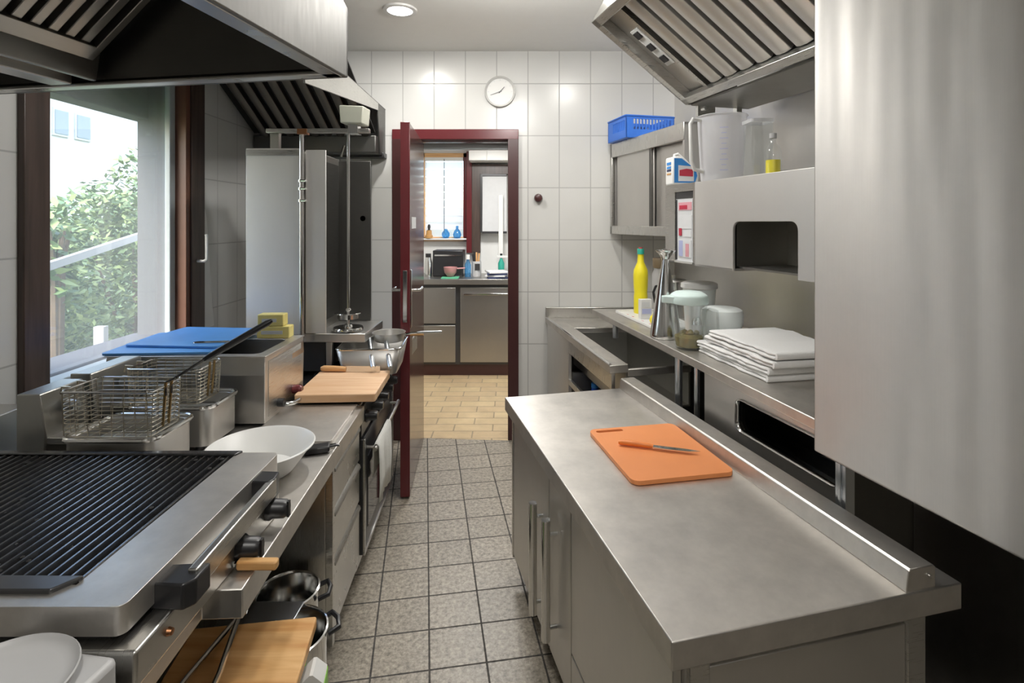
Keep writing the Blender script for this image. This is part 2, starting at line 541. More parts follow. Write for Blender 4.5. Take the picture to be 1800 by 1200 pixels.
# left wall with the window opening
WY0, WY1, WZ0, WZ1 = 2.0, 2.94, .97, 2.45
b = MB()
b.box(-2.05, -1.8, -1.75, WY0, 0, CEIL); b.box(-2.05, -1.8, WY1, YB + .15, 0, CEIL)
b.box(-2.05, -1.8, WY0, WY1, 0, WZ0); b.box(-2.05, -1.8, WY0, WY1, WZ1, CEIL)
struct(b.build('wall_left', M['tile_left'], smooth=False))
# back wall with the door opening
DX0, DX1, DZ = -.85, .02, 2.25
b = MB()
b.box(-1.8, DX0, YB, YB + .15, 0, CEIL); b.box(DX1, 1.3, YB, YB + .15, 0, CEIL); b.box(DX0, DX1, YB, YB + .15, DZ, CEIL)
struct(b.build('wall_back', M['tile_back'], smooth=False))
# right wall, steel clad
b = MB(); b.prism([(wall_x(-1.75), -1.75), (wall_x(-1.75) + .15, -1.75), (wall_x(YB) + .15, YB), (wall_x(YB), YB)], 0, CEIL)
struct(b.build('wall_right', M['steel_soft'], smooth=False))
b = MB(); b.box(-2.05, 2.1, -1.9, -1.75, 0, CEIL)
struct(b.build('wall_front', M['front_wall'], smooth=False))
b = MB(); b.box(-1.79, 1.7, -1.75, -1.70, 0, 1.15)  # unseen dark board added so the table end reflects dark
struct(b.build('unseen_dado', M['dark_panel'], smooth=False))
# back room shell
FW = 6.1
b = MB()
b.box(-1.9, -1.02, FW, FW + .12, 0, 2.5); b.box(-.54, 1.6, FW, FW + .12, 0, 2.5)
b.box(-1.02, -.54, FW, FW + .12, 0, 1.41); b.box(-1.02, -.54, FW, FW + .12, 2.36, 2.5)
struct(b.build('wall_back', M['plaster'], smooth=False))
b = MB(); b.box(-2.0, -1.9, YB + .15, FW + .12, 0, 2.5); struct(b.build('wall_left', M['plaster'], smooth=False))
b = MB(); b.box(1.6, 1.7, YB + .15, FW + .12, 0, 2.5); struct(b.build('wall_right', M['plaster'], smooth=False))

# ------------------------------------------------------------------ door, frame
trim = thing('trim_1', 'dark red door frame in the back wall', 'door frame', frame(-.4, YB), kind='structure')
for x0, x1 in ((-.88, -.80), (-.03, .048)):
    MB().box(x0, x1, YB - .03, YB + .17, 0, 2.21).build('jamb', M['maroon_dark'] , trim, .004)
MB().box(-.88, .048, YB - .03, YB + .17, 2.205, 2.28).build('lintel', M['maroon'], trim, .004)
MB().box(-.03, .03, YB + .15, YB + .165, 0, 2.2).build('inner_edge', M['upvc'], trim, .002)
MB().box(-.80, -.03, YB + .12, YB + .16, 2.15, 2.2).build('head_strip', M['upvc'], trim, .002)
df = frame(-.705, 3.89, 0, 0)
dr = thing('door_1', 'open dark red brown door leaf beside the range', 'door', df, kind='structure')
# leaf runs from the hinge at the wall towards the camera
hx, hy, nx, ny = -.672, 3.875, -.618, 3.06
ang = math.degrees(math.atan2(nx - hx, hy - ny))
lf = Matrix.Translation((hx, hy, 0)) @ Matrix.Rotation(R(ang), 4, 'Z')
LEN = math.hypot(nx - hx, hy - ny)
MB(lf).box(-.026, .026, -LEN, 0, .012, 2.175).build('leaf', M['door_face'], dr, .003)
MB(lf).box(-.0275, .0275, -LEN - .006, -LEN + .012, .012, 2.177).build('edge_strip', M['maroon'], dr, .002)
for sx in (-1, 1):
    hd = MB(lf)
    hd.box(sx * .026, sx * .033, -LEN + .03, -LEN + .075, .98, 1.32).build('handle_plate', M['chrome'], dr, .003)
    hd = MB(lf)
    hd.tube([(sx * .03, -LEN + .05, 1.20), (sx * .075, -LEN + .05, 1.20), (sx * .08, -LEN + .06, 1.2), (sx * .08, -LEN + .17, 1.2)], .0085, 10)
    hd.build('handle', M['chrome'], dr)
MB(lf).box(-.012, .012, -LEN - .009, -LEN, 1.02, 1.32).build('lock_plate', M['chrome'], dr, .002)
MB(lf).box(.026, .028, -LEN + .10, -LEN + .30, 1.56, 1.63).build('sticker', M['label_white'], dr)

# ------------------------------------------------------------------ left window
w1 = thing('window_1', 'brown framed kitchen window looking onto greenery', 'window', frame(-1.8, 2.45, WZ0), kind='structure')
MB().box(-1.86, -1.775, 1.925, 2.036, .93, 2.55).build('frame_post', M['brown_frame'], w1, .004)
MB().box(-1.86, -1.775, 2.935, 3.06, .93, 2.55).build('frame_post', M['brown_frame'], w1, .004)
MB().box(-1.85, -1.785, 2.90, 2.936, .97, 2.45).build('rebate', M['brown_edge'], w1, .003)
MB().box(-1.86, -1.79, 2.036, 2.90, .90, .975).build('frame_rail', M['upvc'], w1, .004)
MB().box(-1.86, -1.775, 1.925, 3.06, 2.45, 2.55).build('frame_head', M['brown_frame'], w1, .004)
MB().box(-1.875, -1.845, 2.855, 2.90, .97, 2.45).build('sash', M['upvc'], w1, .004)
MB().box(-1.872, -1.866, 2.0, 2.87, .97, 2.45).build('pane', M['glass'], w1)
MB().box(-2.06, -1.88, WY1 - .03, WY1 + .004, WZ0, WZ1).build('reveal', M['reveal'], w1)
MB().box(-2.06, -1.88, WY0, WY1, WZ1 - .03, WZ1 + .004).build('reveal', M['reveal'], w1)
MB().box(-2.10, -1.876, WY0, WY1, WZ0 - .03, WZ0 + .012).build('sill', M['reveal'], w1)
MB().box(-2.12, -2.0, WY0 - .2, WY1 + .25, 2.165, 2.47).build('shutter_box', M['reveal'], w1, .006)
h = MB(); h.tube([(-1.775, 2.985, 1.38), (-1.735, 2.985, 1.38), (-1.725, 2.99, 1.39), (-1.725, 2.99, 1.52), (-1.728, 2.99, 1.53)], .009, 10)
h.build('handle', M['white_plastic'], w1)
# pale strip on the wall right of the frame
MB().prism([(3.075, .98), (3.17, .98), (3.095, 1.62), (3.075, 1.68)], -1.8, -1.785, 'x').build('cover_strip', M['white_plastic'], w1, .002)

# ------------------------------------------------------------------ garden outside
b = MB(); b.box(-30, -2.15, -14, 30, -.5, -.4)
tag(b.build('garden_ground', M['lawn'], smooth=False), 'shaded garden ground below the window', 'ground', kind='structure')
def bush(name, label, c, size, n, mats, group, lsz=.055):
    t = thing(name, label, 'shrub', frame(c[0], c[1], -.4), group)
    rnd = random.Random(hash(label) % 1000 if False else len(label) * 7 + int(c[1] * 13))
    st = MB()
    for k in range(6):
        a = k * 1.05
        st.tube([(c[0], c[1], -.4), (c[0] + math.cos(a) * size[0] * .25, c[1] + math.sin(a) * size[1] * .25, c[2] - size[2] * .3),
                 (c[0] + math.cos(a) * size[0] * .6, c[1] + math.sin(a) * size[1] * .6, c[2] + size[2] * .35)], [.03, .02, .008], 6)
    st.build('stem', M['bark'], t)
    for mi, mt in enumerate(mats):
        lb = MB()
        for k in range(n // len(mats)):
            while True:
                p = Vector((rnd.uniform(-1, 1), rnd.uniform(-1, 1), rnd.uniform(-1, 1)))
                if p.length < 1: break
            p = p.normalized() * (p.length ** .45)
            lump = 1 + .16 * math.sin(5 * p.x + 2) * math.sin(6 * p.y) + .14 * math.sin(7 * p.z + p.y * 4)
            q = Vector((c[0] + p.x * size[0] * lump, c[1] + p.y * size[1] * lump, c[2] + p.z * size[2] * lump))
            a, e = rnd.uniform(0, 6.28), rnd.uniform(-.9, .9)
            u = Vector((math.cos(a) * math.cos(e), math.sin(a) * math.cos(e), math.sin(e)))
            w = u.cross(Vector((rnd.uniform(-1, 1), rnd.uniform(-1, 1), 1))).normalized()
            s = lsz * rnd.uniform(.6, 1.5)
            vs = lb._v([q - u * s, q + w * s * .45 + u * s * .1, q + u * s * 1.1, q - w * s * .45 + u * s * .1])
            lb._f(vs)
        lb.build('foliage', mt, t, smooth=False)
    return t
bush('shrub', 'pale leafy shrub outside right half of the window', (-3.7, 5.2, 1.0), (.75, .55, 1.12), 10000, [M['leaf'], M['leaf_light']], None, .036)
bush('shrub', 'low dark leafy shrub outside left half of the window', (-3.75, 3.85, .72), (.7, .55, 1.02), 9000, [M['leaf'], M['leaf_light']], None, .034)
bush('shrub', 'taller background shrub behind the others under the white house', (-6.7, 8.2, .62), (1.2, 2.0, 1.15), 12000, [M['leaf'], M['leaf_light']], None, .06)
bush('shrub', 'bright green sprig close to the left window post', (-3.12, 3.62, 1.42), (.10, .16, .34), 160, [M['leaf_light'], M['leaf']], None, .05)
hs = thing('house', 'white house facade with two windows beyond the shrubs', 'house', frame(-11, 10, -.4))
MB().box(-14.5, -14, -2, 26, -.4, 9).build('wall', M['facade'], hs, smooth=False)
for y0, y1 in ((16.15, 16.62), (16.97, 17.48)):
    f = MB().box(-14.0, -13.95, y0 - .06, y1 + .06, 4.25, 5.1).build('window', M['upvc'], hs)
    MB().box(-13.95, -13.93, y0, y1, 4.32, 5.04).build('pane', M['far_pane'], f)
rl = MB(); rl.hexa(((-2.92, 3.1, 1.255), (-2.88, 3.1, 1.255), (-2.88, 4.62, 1.57), (-2.92, 4.62, 1.57)), ((-2.92, 3.1, 1.305), (-2.88, 3.1, 1.305), (-2.88, 4.62, 1.62), (-2.92, 4.62, 1.62)))  # sloping bar in place of the pale band across the window glass
rl.tube([(-2.9, 3.13, -.4), (-2.9, 3.13, 1.27)], .016, 8); rl.tube([(-2.9, 4.6, -.4), (-2.9, 4.6, 1.58)], .016, 8)
solo(rl.build('pale_bar', M['rail']), 'pale sloping bar outside among the shrubs', 'railing')
st = MB(); st.box(-2.40, -2.34, 3.03, 3.07, -.4, 1.0)
solo(st.build('garden_stake', M['rail'], bevel=.004), 'pale upright stake low behind the window glass', 'stake')

# ------------------------------------------------------------------ ceiling downlights
for i, (lx, ly) in enumerate(LAMPS):
    lab = ['round recessed downlight in the ceiling before the back wall', 'unseen recessed downlight above the right cabinets'][i] if i < 2 else 'unseen recessed downlight added in the ceiling behind the camera'
    t = thing('ceiling_downlight', lab, 'ceiling light', frame(lx, ly, CEIL), 'recessed ceiling downlights')
    MB(frame(lx, ly, CEIL)).lathe([(.075, -.012), (.098, -.010), (.102, 0), (.07, 0)], n=32).build('trim_ring', M['white_plastic'], t)
    MB(frame(lx, ly, CEIL)).cyl((0, 0, -.008), .075, .006, n=32).build('lens', M['lamp'], t)

# ------------------------------------------------------------------ right: refrigerated work table
TF = frame(.304, 1.007, 0, 13.44)      # local x to the right, y away along the aisle
TL, TW, TZ = 1.449, .713, .80
t = thing('work_table', 'long stainless steel work table with cupboard doors, orange board on top', 'work table', TF)
b = MB(TF); b.box(0, TW, 0, TL, TZ - .058, TZ)
b.build('worktop', M['steel_top'], t, .003)
b = MB(TF); b.prism([(.563, TZ), (.570, TZ + .044), (.576, TZ + .049), (.638, TZ + .049), (.644, TZ + .044), (.644, TZ)], .004, TL - .002, 'y')
b.build('upstand', M['steel_top'], t, .002)
b = MB(TF); b.cyl((.625, .0035, TZ + .028), .004, -.004, 'y', 12); b.build('rivet', M['chrome'], t)
b = MB(TF); b.box(.045, .65, .03, 1.41, .10, TZ - .058); b.build('carcass', M['steel_soft'], t, .003)
b = MB(TF); b.box(.12, .60, .08, 1.36, 0, .10); b.build('plinth', M['dark_panel'], t)
for x0, x1 in ((.05, .095), (.585, .63)):
    b = MB(TF); b.box(x0, x1, .018, .032, .10, TZ - .06); b.build('end_stile', M['steel'], t, .002)
b = MB(TF); b.box(.095, .585, .024, .032, .12, TZ - .085); b.build('end_panel', M['steel_soft'], t, .002)
doors = [(.862, 1.385, .115, .735, .935), (.640, .855, .115, .735, .776), (.040, .632, .275, .735, None), (.040, .632, .115, .268, None)]
for y0, y1, z0, z1, hy_ in doors:
    b = MB(TF); b.box(.026, .046, y0, y1, z0, z1)
    d_ = b.build('door' if hy_ else 'panel', M['steel_soft'], t, .003)
    if hy_:
        zt = .585 if hy_ > .9 else .61
        hb = MB(TF); hb.tube([(-.012, hy_, zt - .40), (-.012, hy_, zt)], .0155, 16)
        for zz in (zt - .36, zt - .05): hb.tube([(.028, hy_, zz), (-.012, hy_, zz)], .007, 8)
        hb.build('handle', M['chrome'], d_)
b = MB(TF); b.box(.024, .046, 1.39, 1.412, .10, TZ - .058); b.build('corner_post', M['steel'], t, .002)

# orange chopping board and knife
BF = frame(.497, 1.834, TZ, 11)
t = thing('chopping_board', 'orange plastic chopping board with a grip slot on the steel table', 'chopping board', BF)
b = MB(BF); b.plate(rrect(-.173, .173, -.205, .205, .028), [rrect(-.150, -.045, .168, .187, .0094)], .001, .015)
b.build('board', M['orange'], t, .002)
KF = frame(.375, 1.862, TZ + .016, -17)
t = thing('kitchen_knife', 'small kitchen knife with orange handle lying on the orange board', 'knife', KF)
b = MB(KF); b.tube([(0, 0, .009), (.012, 0, .010), (.06, .001, .011), (.105, 0, .010), (.118, 0, .010)], [.006, .009, .010, .0085, .007], 10)
b.build('handle', M['orange_handle'], t)
b = MB(KF); b.prism([(.115, -.010), (.16, -.013), (.235, -.009), (.272, .004), (.235, .009), (.115, .010)], .0085, .0105)
b.build('blade', M['chrome'], t)

# big hanging steel unit at the right edge
UF = frame(.857, 1.504, 0, 14.47)
t = thing('hanging_cabinet', 'huge plain brushed steel cabinet hanging at the right edge of the picture', 'cabinet', UF)
b = MB(UF); b.box(0, .46, -1.75, 0, .95, CEIL - .01); b.build('body', M['steel_streak'], t, .006, 3)
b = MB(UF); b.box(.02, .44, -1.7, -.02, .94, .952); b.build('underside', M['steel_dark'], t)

# shelf over the table
t = thing('wall_shelf', 'steel wall shelf carrying bottles, jugs and folded white towels', 'shelf', frame(.75, 2.4, 1.02))
def shelf_x(d): return .535 - .1813 * (d - 3.526)
ne = 1.58
poly = [(shelf_x(3.53), 3.53), (shelf_x(1.535), 1.535), (wall_x(1.66) - .004, 1.66), (wall_x(3.55) - .004, 3.56)]
b = MB(); b.prism(poly, .985, 1.02); b.build('board', M['steel_top'], t, .004)
for d0 in (2.43, 3.2):
    x0 = shelf_x(d0) + .02
    b = MB(); b.tube([(x0 + .012, d0, 0 if d0 < 2.6 else .9), (x0 + .012, d0, .986)], .017, 14); b.build('leg', M['aluminium'], t)
b = MB(); b.tube([(shelf_x(2.3) + .05, 2.31, .62), (shelf_x(2.3) + .05, 2.31, .986)], .012, 12); b.build('leg', M['aluminium'], t)

# steel unit with rounded opening under the shelf, behind the table
t = thing('undershelf_unit', 'steel unit with long rounded opening under the shelf behind the table', 'cabinet', TF)
b = MB(TF)
b.plate([(.362, 0), (1.053, 0), (1.053, .982), (.47, .982), (.47, .946), (.362, .946)], [rrect(.374, .844, .815, .935, .03)], .765, .775, 'x')
b.build('front', M['steel_soft'], t, .001)
b = MB(TF)
lp = rrect(.374, .844, .815, .935, .03)
for i in range(len(lp)):
    a, c = lp[i], lp[(i + 1) % len(lp)]
    b._f(b._v([(.757, a[0], a[1]), (.757, c[0], c[1]), (.80, c[0], c[1]), (.80, a[0], a[1])]))
b.build('opening_flange', M['chrome'], t, solid=.004)
b = MB(TF)
b.box(.775, 1.02, 1.045, 1.053, 0, .93); b.box(.775, 1.02, .362, .370, 0, .93); b.box(1.01, 1.02, .362, 1.053, 0, .93)
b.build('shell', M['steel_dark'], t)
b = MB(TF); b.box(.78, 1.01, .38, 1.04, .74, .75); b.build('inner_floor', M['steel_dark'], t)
b = MB(TF)
b.box(.733, .739, .325, .36, 0, .94); b.box(.739, .765, .325, .332, 0, .94); b.box(.739, .765, .353, .36, 0, .94); b.box(.728, .735, .338, .347, 0, .94)
solo(b.build('wall_channel', M['aluminium'], bevel=.001), 'bright vertical metal channel rising behind the table to the hanging cabinet', 'rail')

# ------------------------------------------------------------------ right: sink unit at the back
t = thing('sink_unit', 'steel sink unit with open front standing against the back wall', 'sink', frame(.55, 3.3))
def sink_x(d): return .245 + .177 * (3.88 - d)
def sp(d, o=0.): return (sink_x(d) + o, d)
SB = lambda d: wall_x(d) - .006
b = MB()
b.prism([sp(2.575), sp(2.60, .10), sp(3.86, .10), sp(3.86)][::-1], .86, .90)
b.prism([sp(2.68, .45), (SB(2.74), 2.74), (SB(3.86), 3.86), sp(3.86, .45)][::-1], .86, .90)
b.prism([sp(3.50, .10), sp(3.50, .45), sp(3.86, .45), sp(3.86, .10)], .86, .90)
b.prism([sp(2.60, .10), sp(2.68, .45), sp(2.70, .45), sp(2.62, .10)], .84, .875)
b.build('worktop', M['steel_top'], t, .003)
b = MB()
b.prism([sp(2.62, .10), sp(2.70, .45), sp(3.50, .45), sp(3.50, .10)], .66, .668)
b.prism([sp(2.62, .095), sp(2.62, .103), sp(3.50, .103), sp(3.50, .095)], .66, .87)
b.prism([sp(2.70, .447), sp(2.70, .455), sp(3.50, .455), sp(3.50, .447)], .66, .87)
b.prism([sp(3.495, .10), sp(3.505, .10), sp(3.505, .45), sp(3.495, .45)], .66, .87)
b.build('basin', M['steel_hood'], t)
b = MB(); b.tube([(sp(2.58)[0] + .004, 2.58, .905), (sp(3.86)[0] + .004, 3.86, .905)], .007, 8); b.build('rim_bead', M['chrome'], t)
b = MB(); b.box(sink_x(3.87), SB(3.87), 3.872, 3.90, .86, .975); b.build('splashback', M['steel_h'], t, .003)
b = MB(); b.prism([sp(3.32, .01), sp(3.32, .03), sp(3.86, .03), sp(3.86, .01)], .06, .86); b.build('front_panel', M['steel_soft'], t, .002)
b = MB(); b.prism([sp(2.58, .01), sp(2.585, .03), sp(3.32, .03), sp(3.32, .01)], .78, .86); b.build('front_rail', M['steel_h'], t, .002)
b = MB(); b.prism([sp(2.66, .01), sp(2.66, .03), sp(3.32, .03), sp(3.32, .01)], .58, .615); b.build('lower_rail', M['steel_h'], t, .002)
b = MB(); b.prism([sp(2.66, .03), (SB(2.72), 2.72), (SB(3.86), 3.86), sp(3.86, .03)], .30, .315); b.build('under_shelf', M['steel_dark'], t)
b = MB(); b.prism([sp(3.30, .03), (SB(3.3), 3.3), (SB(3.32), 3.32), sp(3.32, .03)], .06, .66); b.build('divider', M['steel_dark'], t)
for d0, o in ((2.68, .04), (3.84, .04), (2.78, .5), (3.84, .5)):
    b = MB(); b.box(sink_x(d0) + o - .018, sink_x(d0) + o + .018, d0 - .018, d0 + .018, 0, .30); b.build('leg', M['steel'], t)
# blue bottle lying in the open compartment
c = Vector((sink_x(2.98) + .12, 2.98, .40))
t = thing('water_bottle', 'deep blue glossy plastic bottle stored inside the open sink unit', 'bottle', frame(c.x, c.y, .315))
b = MB(); b.lathe([(0, .0), (.055, 0), (.06, .02), (.058, .20), (.05, .24), (.022, .29), (.02, .31)], (c.x, c.y, .315), 24); b.build('body', M['deep_blue'], t)
b = MB(); b.cyl((c.x, c.y, .625), .022, .025); b.build('cap', M['label_blue'], t)
t2 = dup(t, (-.035, .14, 0), 'second deep blue bottle behind the first inside the sink unit')

# ------------------------------------------------------------------ right: wall cabinet with blue crate
t = thing('wall_cabinet', 'steel wall cabinet with two sliding doors and a blue crate on top', 'wall cabinet', frame(.72, 3.87, 1.51))
c0, c1, c2, c3 = (.72, 3.87), (.975, 2.99), (wall_x(2.98) - .005, 2.98), (wall_x(3.88) - .005, 3.89)
CZ0, CZ1 = 1.513, 2.166
def lerp2(a, b_, k): return (a[0] + (b_[0] - a[0]) * k, a[1] + (b_[1] - a[1]) * k)
def pj(k, o): # along the front, o inwards
    p = lerp2(c0, c1, k); return (p[0] + .96 * o, p[1] + .28 * o)
b = MB(); b.prism([c0, c1, c2, c3], CZ1 - .012, CZ1); b.prism([c0, c1, c2, c3], CZ0, CZ0 + .012)
b.prism([pj(0, .0), pj(.02, 0), lerp2(c3, c2, .02), c3], CZ0, CZ1); b.prism([pj(.98, .0), c1, c2, lerp2(c3, c2, .98)], CZ0, CZ1)
b.prism([lerp2(c0, c3, .97), lerp2(c1, c2, .97), c2, c3], CZ0, CZ1)
b.build('carcass', M['steel_soft'], t)
b = MB()
b.prism([pj(0, -.004), pj(1, -.004), pj(1, .02), pj(0, .02)], CZ1 - .10, CZ1); b.build('top_rail', M['steel_h'], t, .003)
b = MB(); b.prism([pj(0, -.004), pj(1, -.004), pj(1, .02), pj(0, .02)], CZ0, CZ0 + .06); b.build('bottom_rail', M['steel_h'], t, .003)
b = MB(); b.prism([pj(0, -.004), pj(.035, -.004), pj(.035, .02), pj(0, .02)], CZ0, CZ1); b.build('side_stile', M['steel'], t, .003)
b = MB(); b.prism([pj(.07, .022), pj(.60, .022), pj(.60, .034), pj(.07, .034)], CZ0 + .05, CZ1 - .09); b.build('sliding_door', M['steel_soft'], t, .002)
b = MB(); b.prism([pj(.57, .042), pj(.97, .042), pj(.97, .052), pj(.57, .052)], CZ0 + .05, CZ1 - .09); b.build('sliding_door', M['steel_soft'], t, .002)
b = MB(); b.prism([pj(.57, .008), pj(.60, .008), pj(.60, .022), pj(.57, .022)], CZ0 + .06, CZ1 - .10); b.build('door_grip', M['steel_dark'], t, .001)

CF = frame(.765, 3.545, CZ1, 14)
t = thing('plastic_crate', 'blue slotted plastic crate on top of the wall cabinet', 'crate', CF)
CL, CW, CH = .36, .29, .15
b = MB(CF); b.box(0, CL, 0, CW, .001, .010); b.build('base', M['blue_crate'], t, .002)
def slotted(u0, u1, zlo, zhi, n, w):
    out = []
    for k in range(n):
        u = u0 + (u1 - u0) * (k + .5) / n
        out.append(rrect(u - w / 2, u + w / 2, zlo, zhi + .012, w * .3, 3))
    return out
b = MB(CF); b.plate([(0, .002), (CL, .002), (CL, CH), (0, CH)], slotted(.05, CL - .02, .06, .118, 12, .016), 0, .007, 'y'); b.build('long_side', M['blue_crate'], t)
b = MB(CF); b.plate([(0, .002), (CL, .002), (CL, CH), (0, CH)], slotted(.03, CL - .03, .06, .118, 11, .016), CW - .007, CW, 'y'); b.build('long_side', M['blue_crate'], t)
b = MB(CF); b.plate([(0, .002), (CW, .002), (CW, CH), (0, CH)], slotted(.02, CW - .08, .055, .11, 10, .011), 0, .007, 'x'); b.build('short_side', M['blue_crate'], t)
b = MB(CF); b.plate([(0, .002), (CW, .002), (CW, CH), (0, CH)], slotted(.04, CW - .04, .055, .11, 10, .011), CL - .007, CL, 'x'); b.build('short_side', M['blue_crate'], t)
b = MB(CF); b.tube(L3(rrect(-.002, CL + .002, -.002, CW + .002, .01, 3), CH), .006, 6, True); b.build('rim', M['blue_crate'], t)

# ------------------------------------------------------------------ right: big steel box on the wall with hatch opening
EF = frame(.843, 2.8, 0, 14.04)
EZ0, EZ1 = 1.385, 1.795
t = thing('wall_oven_box', 'wide steel wall box with dark rounded opening and a control strip', 'kitchen appliance', EF)
hole = [(-.873, EZ0 - .001)] + [(-.503, EZ0 - .001)] + rrect(-.873, -.503, EZ0, 1.602, .035, 6, (0, 0, 1, 1))[2:]
outer = [(-1.12, EZ0), (-.873, EZ0)] + list(reversed(rrect(-.873, -.503, EZ0, 1.602, .035, 6, (0, 0, 1, 1))[2:])) + [(-.503, EZ0), (-.215, EZ0), (-.215, EZ1), (-1.12, EZ1)]
b = MB(EF); b.plate(outer, [], 0, .012, 'x'); b.build('front', M['steel_light'], t, .002)
b = MB(EF); b.box(.012, .33, -1.12, .06, EZ1 - .012, EZ1); b.box(.012, .33, .048, .06, EZ0, EZ1); b.box(.012, .33, -1.12, -1.11, EZ0, EZ1)
b.box(0, .33, -.50, .06, EZ0, EZ0 + .01)
b.box(.31, .33, -1.12, .06, EZ0, EZ1); b.build('shell', M['steel_soft'], t)
b = MB(EF); b.box(0, .012, -.215, -.200, EZ0, EZ1); b.box(0, .012, -.035, .06, EZ0, EZ1); b.box(0, .012, -.2, -.035, EZ1 - .04, EZ1); b.box(0, .012, -.2, -.035, EZ0, EZ0 + .012)
b.build('strip_surround', M['steel'], t)
b = MB(EF); b.box(.03, .305, -.90, -.48, EZ0 + .012, EZ0 + .02); b.box(.295, .305, -.90, -.48, EZ0, 1.62); b.box(.03, .305, -.91, -.90, EZ0, 1.62); b.box(.03, .305, -.49, -.48, EZ0, 1.62); b.box(.03, .305, -.90, -.48, 1.61, 1.62)
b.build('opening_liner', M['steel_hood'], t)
b = MB(EF); b.box(.20, .206, -.70, -.694, EZ0 + .02, 1.61); b.build('inner_edge', M['steel'], t)
cp = MB(EF); cp.box(.008, .012, -.2, -.035, EZ0 + .012, EZ1 - .04)
cp = cp.build('control_panel', M['label_pale'], t)
def lab(y0, y1, z0, z1, m, nm, x=.006):
    MB(EF).box(x, .009, y0, y1, z0, z1).build(nm, M[m], cp)
lab(-.2, -.035, EZ1 - .075, EZ1 - .04, 'dark_panel', 'top_band'); lab(-.198, -.188, EZ0 + .02, EZ1 - .08, 'dark_panel', 'edge_band'); lab(-.046, -.036, EZ0 + .02, EZ1 - .08, 'dark_panel', 'edge_band')
lab(-.178, -.06, 1.66, 1.70, 'label_pink', 'display'); lab(-.14, -.07, 1.665, 1.685, 'label_red', 'display_digits', .005)
lab(-.178, -.06, 1.565, 1.635, 'label_white', 'symbol_field'); lab(-.090, -.066, 1.53, 1.568, 'label_red', 'switch', .004); lab(-.175, -.11, 1.525, 1.558, 'label_white', 'symbol_field')
lab(-.175, -.06, 1.42, 1.51, 'label_white', 'symbol_field'); lab(-.10, -.065, 1.425, 1.505, 'label_lilac', 'scale_mark', .005); lab(-.155, -.125, 1.425, 1.49, 'label_pink', 'scale_mark', .005)
b = MB(EF); b.box(-.004, .010, -.2, -.035, EZ0 + .006, EZ0 + .016); b.build('strip_sill', M['chrome'], cp, .001)

# things standing on that box
JF = frame(1.03, 2.6, EZ1)
t = thing('measuring_jug', 'large translucent measuring jug on top of the steel wall box', 'jug', JF)
b = MB(JF); b.lathe([(0, .003), (.092, .003), (.097, .01), (.113, .31), (.121, .318), (.119, .322), (.110, .316), (.094, .012), (0, .008)], n=40); b.build('body', M['milky_plastic'], t)
b = MB(JF); b.tube([(-.108, -.02, .30), (-.150, -.03, .305), (-.165, -.033, .28), (-.160, -.032, .10), (-.145, -.03, .06), (-.096, -.02, .05)], .0095, 10); b.build('handle', M['white_plastic'], t)
for k in range(9):
    b = MB(JF)
    zz = .05 + k * .025; rr = .0985 + (.0165) * zz / .31
    for a in ((248, 262) if k % 2 else (244, 264),):
        vs = [(rr * math.cos(R(q)), rr * math.sin(R(q))) for q in range(a[0], a[1] + 1, 4)]
        for p, q in zip(vs, vs[1:]):
            b._f(b._v([(p[0], p[1], zz), (q[0], q[1], zz), (q[0], q[1], zz + .003), (p[0], p[1], zz + .003)]))
    b.build('scale_mark', M['label_lilac'], t)
NF = frame(.846, 2.782, EZ1, 10)
t = thing('detergent_canister', 'white canister with blue label and red field on the steel wall box', 'canister', NF)
b = MB(NF); b.prism([(0, .001), (.145, .001), (.148, .05), (.146, .085), (.10, .115), (.06, .148), (.03, .152), (0, .148)], 0, .085, 'y'); b.build('body', M['white_plastic'], t, .008, 3)
b = MB(NF); b.prism([(.008, .012), (.125, .012), (.138, .05), (.128, .085), (.085, .115), (.05, .14), (.008, .14)], -.0015, .002, 'y'); b.build('blue_label', M['label_blue'], t)
b = MB(NF); b.prism([(.03, .02), (.118, .02), (.118, .098), (.03, .104)], -.003, .001, 'y'); b.build('label_field', M['label_white'], t)
b = MB(NF); b.prism([(.036, .048), (.112, .045), (.112, .082), (.075, .086), (.036, .078)], -.004, .001, 'y'); b.build('red_field', M['label_red'], t)
for z0, z1, m_ in ((.108, .122, 'label_blue'), (.088, .100, 'label_blue'), (.074, .084, 'navy'), (.056, .064, 'terracotta')):
    b = MB(NF); b.box(-.002, .001, .02, .065, z0, z1); b.build('label_line', M[m_], t)
b = MB(NF); b.tube([(.03, .042, .148), (.03, .042, .162), (.05, .042, .168), (.09, .042, .135), (.108, .042, .105)], .008, 8); b.build('grip', M['white_plastic'], t)
PF = frame(1.12, 2.27, EZ1)
t = thing('dressing_bottle', 'clear bottle with yellow content beside the large measuring jug', 'bottle', PF)
b = MB(PF); b.lathe([(0, .001), (.032, .001), (.034, .01), (.034, .10), (.030, .12), (.014, .14), (.013, .165), (0, .165)], n=24); b.build('body', M['clear_plastic'], t)
b = MB(PF); b.lathe([(0, .006), (.029, .006), (.029, .07), (0, .07)], n=20); b.build('content', M['yellow'], t)
b = MB(PF); b.cyl((0, 0, .163), .015, .022); b.build('cap', M['white_enamel'], t)
PF = frame(1.125, 2.42, EZ1)
t = thing('storage_box', 'tall clear plastic box right of the large measuring jug', 'box', PF)
b = MB(PF); b.plate(rrect(-.05, .05, -.05, .05, .012), [rrect(-.047, .047, -.047, .047, .01)], .001, .26); b.build('body', M['clear_plastic'], t)
b = MB(PF); b.plate(rrect(-.054, .054, -.054, .054, .012), [rrect(-.049, .049, -.049, .049, .01)], .255, .27); b.build('rim', M['milky_plastic'], t)

